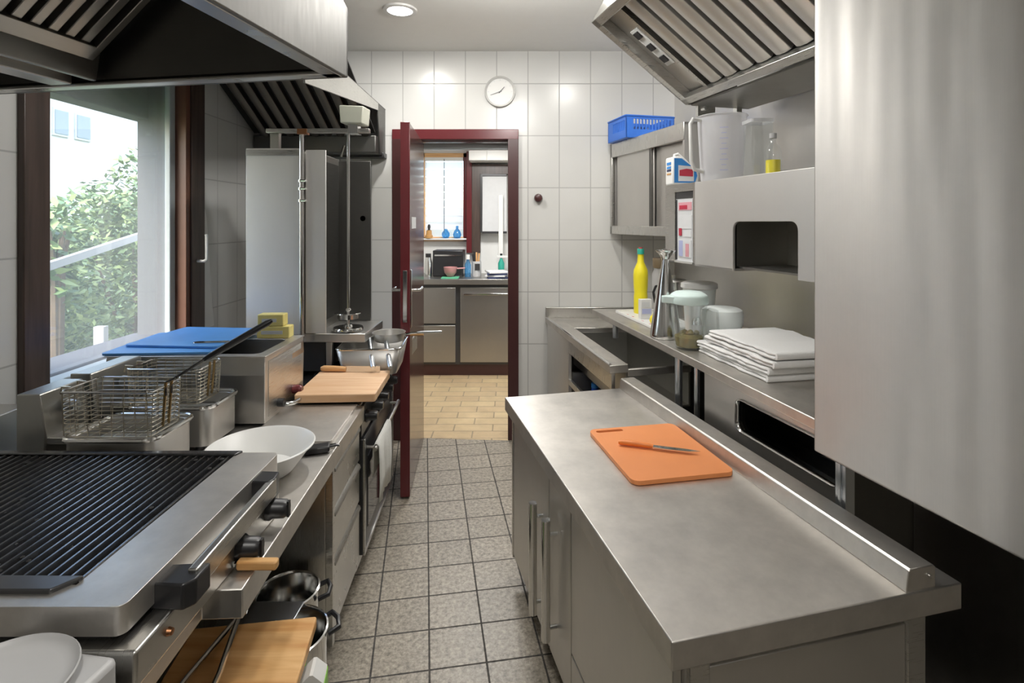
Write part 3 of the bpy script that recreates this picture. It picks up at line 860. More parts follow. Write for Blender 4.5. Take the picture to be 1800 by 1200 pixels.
# ------------------------------------------------------------------ right: extractor hood
HF = frame(.892, 2.72, 0, 14.3)
t = thing('extractor_hood', 'slanted steel extractor hood with slat filters above the right wall', 'extractor hood', HF)
ax, az, bx, bz = -.52, 2.575, 0., 2.2           # upper aisle corner, lower wall corner
sl = Vector((bx - ax, bz - az)); SLN = sl.length; sl.normalize(); nr = Vector((sl.y, -sl.x))   # nr points down/outward
def hp(s, o):  # point on the slanted face, s along, o outward (towards the viewer below)
    return (ax + sl.x * s + nr.x * o, az + sl.y * s + nr.y * o)
YN = -1.06
b = MB(HF)
b.prism([(ax, az), (bx, bz), (.30, bz), (.30, CEIL - .005), (ax + .16, CEIL - .005)], -.012, 0, 'y'); b.build('end_plate', M['steel'], t, .002)
b = MB(HF); b.prism([(ax, az), (ax + .012, az), (ax + .172, CEIL - .005), (ax + .16, CEIL - .005)], YN, 0, 'y'); b.build('front_plate', M['steel_hood'], t)
b = MB(HF); b.prism([hp(0, 0), hp(.045, 0), hp(.045, -.035), hp(0, -.035)], YN, 0, 'y'); b.build('upper_rim', M['steel'], t, .003)
b = MB(HF); b.prism([hp(SLN - .04, 0), hp(SLN, 0), hp(SLN, -.04), hp(SLN - .04, -.04)], YN, 0, 'y'); b.build('lower_rim', M['steel'], t, .003)
b = MB(HF); b.prism([hp(0, 0.0), hp(SLN, 0.0), hp(SLN, -.05), hp(0, -.05)], -.045, 0, 'y'); b.build('end_rim', M['steel'], t, .003)
b = MB(HF); b.prism([hp(.04, -.05), hp(SLN - .03, -.05), hp(SLN - .03, -.06), hp(.04, -.06)], -.20, -.03, 'y'); b.build('control_plate', M['steel_soft'], t)
b = MB(HF); b.prism([hp(.05, -.03), hp(SLN - .03, -.03), hp(SLN - .03, -.055), hp(.05, -.055)], -.205, -.185, 'y'); b.build('divider_rail', M['steel'], t)
b = MB(HF); b.prism([hp(.04, -.07), hp(SLN - .02, -.07), hp(SLN - .02, -.085), hp(.04, -.085)], YN, -.19, 'y'); b.build('filter_backing', M['steel_dark'], t)
k = 0; y = -.275
while y > YN + .1:
    b = MB(HF)
    s0, s1 = .05, SLN - .045
    prof = [(-.042, -.066), (-.040, -.036), (-.016, -.028), (.016, -.028), (.040, -.036), (.042, -.066)]
    lo = b._v([(hp(s0, o)[0], y + u, hp(s0, o)[1]) for u, o in prof]); hi = b._v([(hp(s1, o)[0], y + u, hp(s1, o)[1]) for u, o in prof])
    for i in range(5): b._f([lo[i], lo[i + 1], hi[i + 1], hi[i]])
    b._f(lo); b._f(hi[::-1])
    b.build('filter_slat', M['steel_soft'], t, .002)
    y -= .105
sp_ = MB(HF); sp_.prism([hp(.17, -.044), hp(.42, -.044), hp(.42, -.051), hp(.17, -.051)], -.15, -.085, 'y')
spo = sp_.build('switch_plate', M['silver_plate'], t, .002)
for s in (.205, .29, .375):
    b = MB(HF); b.prism([hp(s - .020, -.036), hp(s + .020, -.036), hp(s + .020, -.046), hp(s - .020, -.046)], -.137, -.098, 'y'); b.build('switch', M['black'], spo, .002)
b = MB(HF); b.box(.02, .36, YN, -.02, bz - .006, bz + .004); b.build('wall_strip', M['steel_hood'], t)
b = MB(HF); b.box(.26, .29, -.06, -.03, bz - .10, bz - .006); b.tube([(.06, -.06, bz - .03), (.06, -.09, bz - .03)], .012, 8); b.build('bracket', M['chrome'], t)
b = MB(HF); b.box(.05, .15, -.035, -.015, bz - .06, bz - .006); b.build('drain_clip', M['steel'], t)

# ------------------------------------------------------------------ things on the shelf
SZ = 1.0205
t = thing('serving_tray', 'flat white tray with pink print under the yellow bottle', 'tray', frame(.84, 3.12, SZ, 10.3))
TR = frame(.84, 3.12, SZ, 10.3)
b = MB(TR); b.plate(rrect(-.13, .13, -.30, .30, .02), [rrect(-.115, .115, -.285, .285, .015)], .001, .016); b.build('rim', M['white_plastic'], t, .002)
b = MB(TR); b.prism(rrect(-.12, .12, -.29, .29, .015), .002, .007); b.build('base', M['white_plastic'], t)
for (u, v, m_) in ((-.10, .10, 'label_red'), (-.10, -.04, 'label_pink'), (-.09, -.14, 'label_pink'), (-.10, .18, 'label_pink'), (-.095, -.20, 'yellow')):
    b = MB(TR); b.lathe([(0, .0074), (.014, .0072), (.016, .0070)], (u, v, 0), 8); b.build('print', M[m_], t)
F_ = frame(.81, 3.33, SZ + .0075)
t = thing('lemon_juice_bottle', 'tall yellow bottle with green cap on the white tray', 'bottle', F_)
b = MB(F_); b.lathe([(0, 0), (.040, 0), (.043, .006), (.043, .10), (.040, .13), (.044, .17), (.046, .24), (.043, .27), (.030, .30), (.021, .32), (.019, .355), (.019, .375), (0, .375)], n=28); b.build('body', M['yellow'], t)
b = MB(F_); b.lathe([(0, .405), (.019, .405), (.021, .40), (.022, .37), (0, .37)], n=24); b.build('cap', M['green_cap'], t)
b = MB(F_); b.cyl((0, 0, .404), .013, .008); b.build('cap_tip', M['red'], t)
F_ = frame(.79, 3.14, SZ + .0075, 10)
t = thing('spice_packet', 'small white printed packet in front of the yellow bottle', 'packet', F_)
b = MB(F_); b.box(-.035, .035, -.02, .02, 0, .115); b.build('carton', M['white_plastic'], t, .003)
b = MB(F_); b.box(-.028, .028, -.0215, -.019, .03, .06); b.build('print', M['label_lilac'], t)
b = MB(F_); b.box(-.028, .02, -.0215, -.019, .07, .10); b.build('print', M['label_pale'], t)
F_ = frame(.795, 2.97, SZ + .0075)
t = thing('lemon', 'small yellow lemon shaped squeezer on the tray beside the steel can', 'squeezer', F_)
b = MB(F_); b.lathe([(0, .0), (.018, .004), (.024, .022), (.018, .042), (.008, .052), (.006, .058), (0, .058)], n=18); b.build('body', M['yellow'], t)
F_ = frame(1.0, 3.27, SZ)
t = thing('coffee_pot', 'steel coffee pot with dark curved handle behind the steel can', 'coffee pot', F_)
b = MB(F_); b.lathe([(0, 0), (.085, 0), (.088, .01), (.086, .16), (.078, .20), (.08, .215), (0, .215)], n=32); b.build('body', M['chrome'], t)
b = MB(F_); b.lathe([(0, .25), (.012, .25), (.012, .232), (.07, .225), (.08, .215), (0, .215)], n=28); b.build('lid', M['steel'], t)
b = MB(F_); b.tube([(-.083, -.02, .19), (-.12, -.03, .185), (-.135, -.033, .15), (-.125, -.03, .09), (-.10, -.025, .055), (-.085, -.02, .05)], .008, 8); b.build('handle', M['black'], t)
b = MB(F_); b.tube([(.083, -.02, .20), (.14, -.03, .20), (.155, -.03, .18), (.155, -.03, .10)], .007, 8); b.build('spout', M['chrome'], t)
F_ = frame(.97, 3.46, SZ)
t = thing('storage_jar', 'tall jar with brown screw lid behind the yellow bottle', 'jar', F_)
b = MB(F_); b.lathe([(0, 0), (.05, 0), (.052, .01), (.052, .24), (.04, .27), (.042, .28), (0, .28)], n=28); b.build('body', M['milky_plastic'], t)
b = MB(F_); b.lathe([(0, .345), (.046, .345), (.049, .338), (.049, .29), (.046, .28), (0, .28)], n=28); b.build('lid', plain('brown_lid', (.20, .15, .09), .4), t)
F_ = frame(.773, 2.665, SZ)
t = thing('oil_can', 'tall conical polished steel oil can on the shelf edge', 'oil can', F_)
b = MB(F_); b.lathe([(0, .001), (.074, .001), (.077, .006), (.076, .02), (.055, .16), (.036, .28), (.022, .35), (.0165, .38), (.0165, .392), (0, .392)], n=40); b.build('body', M['chrome'], t)
b = MB(F_); b.lathe([(.0165, .385), (.022, .40), (.036, .42), (.050, .432), (.052, .437), (.046, .437), (.030, .425), (.020, .418), (.026, .43), (.024, .442), (0, .445)], n=36, sy=.75); b.build('spout', M['chrome'], t)
F_ = frame(.815, 2.44, SZ)
t = thing('filling_jug', 'clear jug with mint spouted lid and olive green filling', 'jug', F_)
b = MB(F_); b.lathe([(0, .003), (.058, .003), (.064, .012), (.078, .17), (.083, .205), (.080, .205), (.074, .17), (.060, .014), (0, .008)], n=36); b.build('body', M['clear_plastic'], t)
b = MB(F_)
rr_ = [(.030, .262), (.060, .258), (.082, .245), (.088, .225), (.086, .205)]
b.lathe([(0, .262)] + rr_ + [(0, .203)], n=36)
b.prism([(-.060, -.045), (-.122, -.012), (-.126, .0), (-.122, .010), (-.06, .045)], .208, .240)
b.build('lid', M['mint'], t, .004)
b = MB(F_)
rnd = random.Random(3)
for k in range(26):
    a, q = rnd.uniform(0, 6.28), rnd.uniform(0, .04) ; b.lathe([(0, -.013), (.010, -.008), (.014, 0), (.010, .008), (0, .013)], (q * math.cos(a), q * math.sin(a), .028 + rnd.uniform(0, .045)), 8)
b.lathe([(0, .010), (.056, .010), (.063, .055), (.04, .066), (0, .06)], n=20)
b.build('filling', M['olive'], t)
b = MB(F_); b.tube([(.078, -.03, .18), (.115, -.045, .175), (.118, -.046, .09), (.070, -.028, .06)], .007, 8); b.build('handle', M['clear_plastic'], t)
F_ = frame(.99, 2.80, SZ)
t = thing('plastic_tub', 'pale tub with wide white lid behind the mint lidded jug', 'tub', F_)
b = MB(F_); b.lathe([(0, .001), (.066, .001), (.07, .01), (.084, .235), (0, .235)], n=32); b.build('body', M['grey_lid'], t)
b = MB(F_); b.lathe([(0, .262), (.08, .262), (.092, .256), (.094, .235), (.09, .23), (0, .23)], n=32); b.build('lid', M['white_plastic'], t)
F_ = frame(.985, 2.48, SZ)
t = thing('plastic_tub', 'squat pale round tub with rounded lid behind the towels', 'tub', F_)
b = MB(F_); b.lathe([(0, .001), (.074, .001), (.080, .01), (.086, .105), (0, .105)], n=36); b.build('body', M['grey_lid'], t)
b = MB(F_); b.lathe([(0, .178), (.074, .178), (.088, .170), (.093, .150), (.093, .115), (.089, .10), (0, .10)], n=36); b.build('lid', M['grey_lid'], t)
F_ = frame(.90, 2.58, SZ)
t = thing('salt_shaker', 'small steel topped shaker seen through the clear jug', 'shaker', F_)
b = MB(F_); b.lathe([(0, .001), (.022, .001), (.024, .08), (0, .08)], n=20); b.build('body', M['milky_plastic'], t)
b = MB(F_); b.lathe([(0, .115), (.014, .113), (.022, .10), (.024, .08), (0, .08)], n=20); b.build('cap', M['chrome'], t)

# folded towels: each a separate folded cloth
tn = ['bottom', 'second from bottom', 'second from top', 'topmost']
def towel(k, cx, cy, deg, ln, wd, z0, h, lab_):
    fr = frame(cx, cy, z0, deg)
    t = thing('folded_towel', lab_, 'towel', fr, 'folded white towels on the shelf')
    rnd = random.Random(40 + k)
    b = MB(fr)
    # a cloth folded in layers with a rounded fold at the near end and along the left side
    nl = 2
    for i in range(nl):
        z = h * i / nl; hh = h / nl * .97
        ox = rnd.uniform(-.004, .004)
        nu, nv = 12, 10
        loop = []
        prof = [(0, hh * .5), (.004, hh * .12), (.014, 0), (.5 * wd, 0), (wd, 0), (wd, hh), (.5 * wd, hh), (.014, hh), (.004, hh * .88)]
        rows = []
        for j in range(nu + 1):
            yy = -ln / 2 + ln * j / nu
            e = .004 * math.sin(j * 1.3 + k) + .003 * math.sin(j * 2.9 + i * 2)
            sag = .0025 * math.sin(j * .9 + k * 2) + .0015 * math.sin(j * 2.2 + i)
            rows.append(b._v([(ox + e + px_, yy, max(0, z + pz + (sag if pz > hh * .6 and i == nl - 1 else 0))) for px_, pz in prof]))
        for A, B in zip(rows, rows[1:]):
            for q in range(len(prof)): b._f([A[q], A[(q + 1) % len(prof)], B[(q + 1) % len(prof)], B[q]])
        b._f(rows[0][::-1]); b._f(rows[-1])
    b.build('cloth', M['towel'], t, .004, 3)
    # the rounded fold closing the near end
    b = MB(fr)
    n = 8
    A = []
    for j in range(n + 1):
        a = R(-90 + 180 * j / n)
        A.append((-ln / 2 - .010 * math.cos(a), h * .5 + h * .49 * math.sin(a)))
    b.prism([(-ln / 2 + .002, h * .01)] + A + [(-ln / 2 + .002, h * .99)], .003, wd, 'x')
    b.build('fold', M['towel'], t, .003)
    return t
dirdeg = 10.3
towel(0, shelf_x(2.13) + .085, 2.135, dirdeg, .46, .33, SZ, .026, 'lowest folded white towel, lying directly on the shelf')
towel(1, shelf_x(2.12) + .078, 2.12, dirdeg + .8, .46, .34, SZ + .030, .026, 'second folded white towel from the bottom of the pile')
towel(2, shelf_x(2.08) + .084, 2.085, dirdeg - .6, .44, .33, SZ + .060, .026, 'third folded white towel from the bottom of the pile')
towel(3, shelf_x(2.07) + .090, 2.075, dirdeg + .5, .42, .32, SZ + .090, .026, 'topmost folded white towel on the pile')

t = thing('fill_globe', 'unseen opal globe added to light the ceiling between the hoods', 'ceiling light', frame(0, 2.28, CEIL))  # globe lamp added out of view to brighten the ceiling
MB(frame(0, 2.28, CEIL)).lathe([(.07, -.001), (.07, -.03), (.05, -.05), (0, -.05)], n=24).build('mount', M['white_plastic'], t)
MB(frame(0, 2.28, CEIL)).lathe([(0, -.26)] + [(.1 * math.sin(R(a)), -.155 - .1 * math.cos(R(a))) for a in range(15, 165, 15)] + [(0, -.055)], n=24).build('globe', M['opal'], t)

# ------------------------------------------------------------------ left: worktop run, drawers, niche
LF = frame(-.597, 1.353, 0, 2.86)        # local x = 0 at the front edge, y away along the aisle
t = thing('worktop', 'long stainless worktop along the window wall carrying the grill and fryers', 'worktop', LF)
b = MB(LF); b.prism([(-1.13, -1.5), (-.088, -1.5), (-.088, -.20), (0, -.20), (0, .955), (-1.13, .955)], .735, .80); b.build('top', M['steel_top'], t, .003)
b = MB(LF); b.box(-1.10, -.03, -1.5, -1.47, 0, .735); b.build('end_panel', M['steel_dark'], t)
b = MB(LF); b.box(-.80, -.775, -1.47, .50, .04, .735); b.build('rear_panel', M['steel_hood'], t)
b = MB(LF); b.box(-.775, -.03, -1.47, .50, .095, .12); b.build('bottom_shelf', M['steel_hood'], t)
b = MB(LF); b.box(-.70, -.06, -1.45, .48, 0, .095); b.build('plinth', M['dark_panel'], t)

t = thing('drawer_unit', 'steel unit of three drawers under the worktop beside the range', 'drawer unit', LF)
b = MB(LF); b.box(-.75, -.035, .515, .945, .10, .734); b.build('carcass', M['steel_h'], t, .003)
b = MB(LF); b.box(-.70, -.08, .53, .93, 0, .10); b.build('plinth', M['dark_panel'], t)
for z0, z1 in ((.572, .712), (.395, .552), (.130, .375)):
    b = MB(LF); b.box(-.035, -.016, .545, .935, z0, z1); d_ = b.build('drawer', M['steel_h'], t, .003)
    b = MB(LF); b.prism([(-.016, z1), (-.030, z1 + .012), (-.030, z1 + .016), (-.012, z1 + .003), (-.008, z1 - .010), (-.016, z1 - .010)], .55, .93, 'y'); b.build('grip_lip', M['steel'], d_, .001)
b = MB(LF); b.box(-.035, -.010, .515, .540, .10, .734); b.build('stile', M['steel'], t, .002)

# range
t = thing('range_cooker', 'cooking range with black hob, knobs and dark glass oven door', 'range', LF)
RY0, RY1 = .958, 1.70
b = MB(LF); b.box(-.78, -.035, RY0, RY1, .07, .80); b.build('body', M['steel_h'], t, .003)
b = MB(LF); b.box(-.78, -.02, RY0, RY1, .785, .803); b.build('hob', M['black_iron'], t, .003)
b = MB(LF)
for (gx, gy) in ((-.18, RY0 + .19), (-.22, RY0 + .55), (-.55, RY0 + .55)):
    for k in (-1, 0, 1):
        b.box(gx - .13, gx + .13, gy + k * .12 - .006, gy + k * .12 + .006, .803, .822); b.box(gx + k * .12 - .006, gx + k * .12 + .006, gy - .15, gy + .15, .803, .822)
    b.cyl((gx, gy, .803), .045, .012)
b.build('pan_support', M['black_iron'], t)
b = MB(LF); b.box(-.035, -.012, RY0, RY1, .66, .785); b.build('control_panel', M['dark_panel'], t, .003)
for k in range(5):
    b = MB(LF); yy = RY0 + .10 + k * .135
    b.lathe([(0, .052), (.018, .050), (.022, .04), (.024, .012), (.030, .004), (.030, 0), (0, 0)], (-.012, yy, .72), 20, 'x')
    b.build('knob', M['black'], t)
b = MB(LF); b.box(-.035, -.006, RY0 + .015, RY1 - .015, .135, .645); od = b.build('oven_door', M['dark_panel'], t, .004)
b = MB(LF); b.box(-.007, -.003, RY0 + .09, RY1 - .09, .22, .54); b.build('door_glass', M['dark_glass'], od)
for yy in (RY0 + .02, RY1 - .02):
    b = MB(LF); b.box(-.01, .0, yy - .008, yy + .008, .135, .645); b.build('door_edge', M['steel'], od, .002)
b = MB(LF); b.box(-.01, .0, RY0 + .015, RY1 - .015, .135, .15); b.build('door_edge', M['steel'], od, .002)
b = MB(LF)
b.tube([(.035, RY0 + .05, .585), (.035, RY1 - .05, .585)], .010, 12)
for yy in (RY0 + .08, RY1 - .08): b.tube([(-.006, yy, .585), (.035, yy, .585)], .007, 8)
b.build('door_handle', M['steel'], od)
for px_ in (-.70, -.10):
    for py_ in (RY0 + .06, RY1 - .06):
        b = MB(LF); b.cyl((px_, py_, 0), .025, .07); b.build('foot', M['black'], t)
# tea towel over the oven handle
t = thing('tea_towel', 'white tea towel hanging over the oven door handle', 'towel', frame(-.64, 2.5, .585))
b = MB(LF)
rows = []
for j in range(15):
    y = RY0 + .075 + .30 * j / 14
    wv = .004 * math.sin(j * .8) + .003 * math.sin(j * 1.9)
    bot = .335 + .012 * math.sin(j * .5)
    rows.append(b._v([(.020 + wv * .3, y, .45), (.022 + wv * .2, y, .585), (.030, y, .5985), (.041, y, .5985), (.0485, y, .587), (.052 + wv, y, .50), (.053 + wv * 1.4, y, .42), (.05 + wv * 1.8, y, bot)]))
for A, B in zip(rows, rows[1:]):
    for q in range(7): b._f([A[q], A[q + 1], B[q + 1], B[q]])
b.build('cloth', M['tea_towel'], t, solid=.003)

# flat steel cover and chopping board on the run
t = MB(LF); t.plate(rrect(-.335, -.025, .555, .945, .008, 3), [], .8005, .812)
solo(t.build('cover_plate', M['steel_top'], bevel=.003), 'flat pale steel cover plate on the worktop before the wooden board', 'cover plate')
WF = frame(-.79, 2.455, .8225, 3)
t = MB(WF); t.prism(rrect(-.155, .190, -.18, .185, .012, 4), 0, .036)
solo(t.build('chopping_board', M['wood_pale'], bevel=.004), 'pale wooden chopping board lying over the front of the hob', 'chopping board')

# ------------------------------------------------------------------ left: char grill
t = thing('char_grill', 'large countertop char grill with black grate and steel front', 'grill', frame(-.8, 1.2, .8))
b = MB(); b.box(-1.48, -.64, .90, 1.455, .8005, .868); b.build('lower_body', M['steel_h'], t, .006, 3)
b = MB(); b.box(-1.48, -.705, .93, 1.50, .868, .905); b.build('fire_box', M['charred'], t)
b = MB()
b.plate(rrect(-1.56, -.675, .918, 1.535, .018, 5), [[(-1.50, .985), (-.803, .975), (-.795, 1.512), (-1.50, 1.52)]], .880, .932)
b.build('top_frame', M['steel_top'], t, .008, 3)
b = MB(); b.prism([(-1.56, 1.535), (-.78, 1.535), (-.79, 1.51), (-1.56, 1.515)], .926, .938); b.build('rear_bar', M['black_iron'], t, .003)
b = MB(); b.prism([(-1.5, .95), (-.83, .95), (-.80, .99), (-1.5, .995)], .928, .940); b.build('near_bar', M['dark_panel'], t, .003)
b = MB()
n = 31
for k in range(n):
    x = -1.493 + (1.493 - .806) * k / (n - 1)
    b.prism([(x - .0065, .914), (x - .0045, .926), (x - .002, .934), (x + .002, .934), (x + .0045, .926), (x + .0065, .914)], .982, 1.512, 'y')
for yy in (1.05, 1.18, 1.30, 1.42):
    b.box(-1.495, -.803, yy - .004, yy + .004, .912, .922)
b.build('grate', M['black_iron'], t)
b = MB()
rnd = random.Random(11)
for k in range(70):
    x = rnd.uniform(-1.48, -.82); yy = rnd.uniform(1.0, 1.5); s = rnd.uniform(.003, .008)
    b.lathe([(0, -.003), (s, 0), (0, .003)], (x, yy, .930), 6)
cr = b.build('burnt_crumbs', M['charred'], t); cr['kind'] = 'stuff'
# front rail on black brackets
b = MB(); b.prism([(-.632, 1.03), (-.612, 1.03), (-.622, 1.40), (-.642, 1.40)], .878, .925); b.build('front_rail', M['steel'], t, .004, 3)
b = MB(); b.prism([(-.70, 1.0), (-.62, .995), (-.604, 1.012), (-.604, 1.062), (-.70, 1.055)], .868, .918); b.build('rail_bracket', M['black'], t, .004)
b = MB(); b.prism([(-.71, 1.375), (-.632, 1.37), (-.622, 1.385), (-.628, 1.43), (-.71, 1.435)], .868, .927); b.build('rail_bracket', M['black'], t, .004)
b = MB(); b.prism([(-.675, 1.06), (-.645, 1.06), (-.655, 1.37), (-.685, 1.37)], .868, .879); b.build('drip_ledge', M['steel_soft'], t, .002)
for yy, zz in ((1.245, .835), (1.395, .845)):
    b = MB()
    b.lathe([(0, .052), (.017, .050), (.023, .042), (.024, .014), (.029, .006), (.029, 0), (0, 0)], (-.640, yy, zz), 24, 'x')
    b.box(-.592, -.586, yy - .006, yy + .006, zz - .020, zz + .020)
    b.build('knob', M['black'], t)
b = MB(); b.lathe([(0, .009), (.006, .008), (.008, 0), (0, 0)], (-.640, .985, .838), 14, 'x'); b.build('screw', M['copper'], t)
F_ = frame(-.60, 1.215, .8012)
t = thing('scraper', 'scraper with short yellow wooden handle poking out under the grill knobs', 'scraper', F_)
b = MB(F_); b.prism(rrect(-.03, .062, -.011, .011, .006, 3), .004, .024); b.build('handle', M['wood_board'], t, .004)
b = MB(F_); b.box(-.037, -.028, -.006, .006, .008, .018); b.build('tang', M['chrome'], t)

# kitchen scale in the lower left corner
F_ = frame(-.775, .785, .8005, -8)
t = thing('kitchen_scale', 'pale kitchen scale with round plate in the lower left corner', 'scale', F_)
b = MB(F_); b.prism(rrect(-.115, .115, -.115, .105, .015), .01, .085); b.build('body', M['white_enamel'], t, .010, 3)
b = MB(F_); b.lathe([(0, .098), (.085, .098), (.100, .104), (.104, .110), (.106, .108), (.100, .094), (.05, .084), (0, .084)], n=48); b.build('plate', M['white_enamel'], t)
for u in (-.09, .09):
    for v in (-.09, .085):
        b = MB(F_); b.cyl((u, v, 0), .014, .011, n=14); b.build('foot', M['black'], t)

# white bowl
F_ = frame(-.805, 1.695, .8005)
t = MB(F_); t.lathe([(0, .004), (.085, .004), (.092, 0), (.098, .004), (.150, .072), (.160, .082), (.163, .082), (.163, .078), (.158, .076), (.105, .010), (.09, .010), (0, .010)][:0] +
                    [(0, 0), (.095, 0), (.100, .004), (.150, .070), (.163, .080), (.165, .084), (.161, .087), (.152, .082), (.100, .012), (0, .008)], n=56)
solo(t.build('mixing_bowl', M['white_plastic']), 'wide white plastic bowl on the worktop behind the grill', 'bowl')
F_ = frame(-.665, 1.84, .8005, 18)
t = thing('dough_scraper', 'black handled steel scraper beside the white bowl', 'scraper', F_)
b = MB(F_); b.prism(rrect(-.07, .03, -.022, .022, .008, 3), .002, .024); b.build('handle', M['black'], t, .005)
b = MB(F_); b.box(-.055, .05, .018, .045, .004, .007); b.build('blade', M['chrome'], t)
b = MB(F_); b.tube([(.028, 0, .014), (.05, .004, .016), (.062, .004, .014)], .004, 8); b.build('hook', M['black_iron'], t)

# ------------------------------------------------------------------ left: table fryers and baskets
def fryer(name, label, y0, y1, hy0, hy1, hz, x1=-1.015, x0=-1.275):
    t = thing('table_fryer', label, 'fryer', frame((x0 + x1) / 2, (y0 + y1) / 2, .8), 'table fryers')
    out = rrect(x0, x1, y0, y1, .035, 6); inn = rrect(x0 + .012, x1 - .012, y0 + .012, y1 - .012, .030, 6)
    b = MB(); b.plate(out, [inn], .90, .952); b.prism(out, .82, .90)
    b.build('tank', M['steel_soft'], t, .002)
    b = MB(); b.tube(L3(rrect(x0 - .004, x1 + .004, y0 - .004, y1 + .004, .038, 6), .955), .0075, 8, True); b.build('rim', M['chrome'], t)
    b = MB(); b.prism(rrect(x0 + .02, x1 - .02, y0 + .02, y1 - .02, .03, 6), .9005, .912); b.build('frying_fat', plain('pale_fat', (.40, .40, .38), .12, .2, .1), t)
    b = MB(); b.prism([(x0 - .165, .802), (x0 - .085, .802), (x0 - .075, .95), (x0 - .095, hz), (x0 - .165, hz)], hy0, hy1, 'y'); b.build('control_head', M['steel_hood'], t, .004)
    b = MB(); b.lathe([(0, .03), (.016, .028), (.02, 0), (0, 0)], (x0 - .075, (hy0 + hy1) / 2, hz - .06), 18, 'x'); b.build('knob', M['aluminium'], t)
    b = MB(); b.box(x0 - .085, x0 + .01, (y0 + y1) / 2 - .06, (y0 + y1) / 2 + .06, .925, .945); b.build('hanger', M['steel'], t, .002)
    for u in (x0 + .04, x1 - .05):
        for v in (y0 + .035, y1 - .035):
            b = MB(); b.cyl((u, v, .8005), .015, .021, n=12); b.build('foot', M['black'], t)
    return t
fryer('f', 'front steel table fryer with wire basket nearest the grill', 1.562, 1.768, 1.60, 1.765, 1.078, -1.062, -1.335)
fryer('f', 'second steel table fryer between front fryer and big steel box', 1.832, 2.03, 1.795, 2.04, 1.085, -1.05, -1.335)

def basket(label, x0, x1, y0, y1, zt, zb, hang):
    t = thing('fryer_basket', label, 'fryer basket', frame((x0 + x1) / 2, (y0 + y1) / 2, zb), 'wire fryer baskets')
    b = MB()
    b.tube(L3(rrect(x0, x1, y0, y1, .02, 4), zt), .0034, 8, True)
    b.build('rim', M['chrome'], t)
    b = MB()
    nz = 10
    for k in range(1, nz):
        z = zt - (zt - zb) * k / nz; q = .006 * k / nz
        b.tube(L3(rrect(x0 + q, x1 - q, y0 + q, y1 - q, .018, 3), z), .0013, 5, True)
    q = .006
    b.tube(L3(rrect(x0 + q, x1 - q, y0 + q, y1 - q, .018, 3), zb), .0022, 6, True)
    nx_, ny_ = 7, 5
    for k in range(nx_ + 1):
        x = x0 + .012 + (x1 - x0 - .024) * k / nx_
        b.tube([(x, y0, zt), (x, y0 + q, zb), (x, y1 - q, zb), (x, y1, zt)], .0013, 5)
    for k in range(ny_ + 1):
        y = y0 + .012 + (y1 - y0 - .024) * k / ny_
        b.tube([(x0, y, zt), (x0 + q, y, zb), (x1 - q, y, zb), (x1, y, zt)], .0013, 5)
    b.build('mesh', M['wire'], t)
    yc = (y0 + y1) / 2
    b = MB()
    for s in (-.014, .014):
        b.tube([(x1 - q, yc + s, zb + .01), (x1 + .002, yc + s, zt - .02), (x1 + .004, yc + s, zt + .012)], .0042, 6)
    b.build('handle_brace', M['gold_wire'], t)
    if hang:
        hs_, he = Vector((x1 + .006, yc, zt + .016)), Vector(hang)
        m1 = hs_.lerp(he, .34)
        b = MB()
        for s in (-.014, .014):
            b.tube([(x1 + .004, yc + s, zt - .03), (x1 + .004, yc + s, zt + .012), tuple(hs_ + Vector((.02, s * .8, .006))), tuple(m1 + Vector((0, s * .3, 0)))], .0036, 6)
        b.build('handle_wire', M['black_iron'], t)
        b = MB(); p0, p1, p2 = hs_.lerp(he, .32), hs_.lerp(he, .6), he
        b.tube([tuple(p0), tuple(hs_.lerp(he, .38)), tuple(p1), tuple(hs_.lerp(he, .95)), tuple(p2)], [.007, .010, .0115, .0105, .006], 12)
        b.build('grip', M['black'], t)
    for s in (-.03, .03):
        b = MB(); b.tube([(x0, yc + s, zt), (x0 - .03, yc + s, zt + .002), (x0 - .034, yc + s, zt - .02)], .003, 6); b.build('hook', M['wire'], t)
    return t
basket('front wire fryer basket with long black handle', -1.362, -1.085, 1.588, 1.745, 1.088, .952, (-.80, 1.765, 1.272))
basket('rear wire fryer basket hanging over the second fryer', -1.355, -1.095, 1.852, 2.0, 1.083, .962, None)
# steel corner piece by the window post
t = MB(); t.prism([(-1.795, .8005), (-1.60, .8005), (-1.63, .985), (-1.795, .985)], 1.56, 1.79, 'y')
solo(t.build('steel_upstand', M['steel_soft'], bevel=.003), 'low steel corner piece on the worktop by the left window post', 'steel panel')

# big steel box
t = thing('bain_marie', 'big square steel water bath on the worktop with drain tap', 'bain marie', frame(-1.27, 2.26, .8))
x0, x1, y0, y1, zt = -1.585, -.965, 2.065, 2.445, 1.073
b = MB(); b.box(x0, x1, y0, y1, .812, 1.0); b.plate([(x0, y0), (x1, y0), (x1, y1), (x0, y1)], [rrect(x0 + .03, x1 - .035, y0 + .03, y1 - .075, .03)], 1.0, zt)
b.build('housing', M['steel_soft'], t, .003)
b = MB(); b.plate([(x0 - .006, y0 - .006), (x1 + .006, y0 - .006), (x1 + .006, y1 + .004), (x0 - .006, y1 + .004)], [rrect(x0 + .034, x1 - .039, y0 + .034, y1 - .079, .028)], zt - .001, zt + .004); b.build('rim', M['steel_top'], t, .002)
b = MB(); b.prism([(x1 - .002, .83), (x1 + .002, .83), (x1 + .002, 1.05), (x1 - .002, 1.05)], y0 + .03, y1 - .03, 'y'); b.build('front_panel', M['steel'], t)
tp = MB(); tp.tube([(x1, 2.20, .845), (x1 + .035, 2.20, .845), (x1 + .05, 2.22, .842), (x1 + .070, 2.40, .838)], .009, 10); tp = tp.build('drain_pipe', M['chrome'], t)
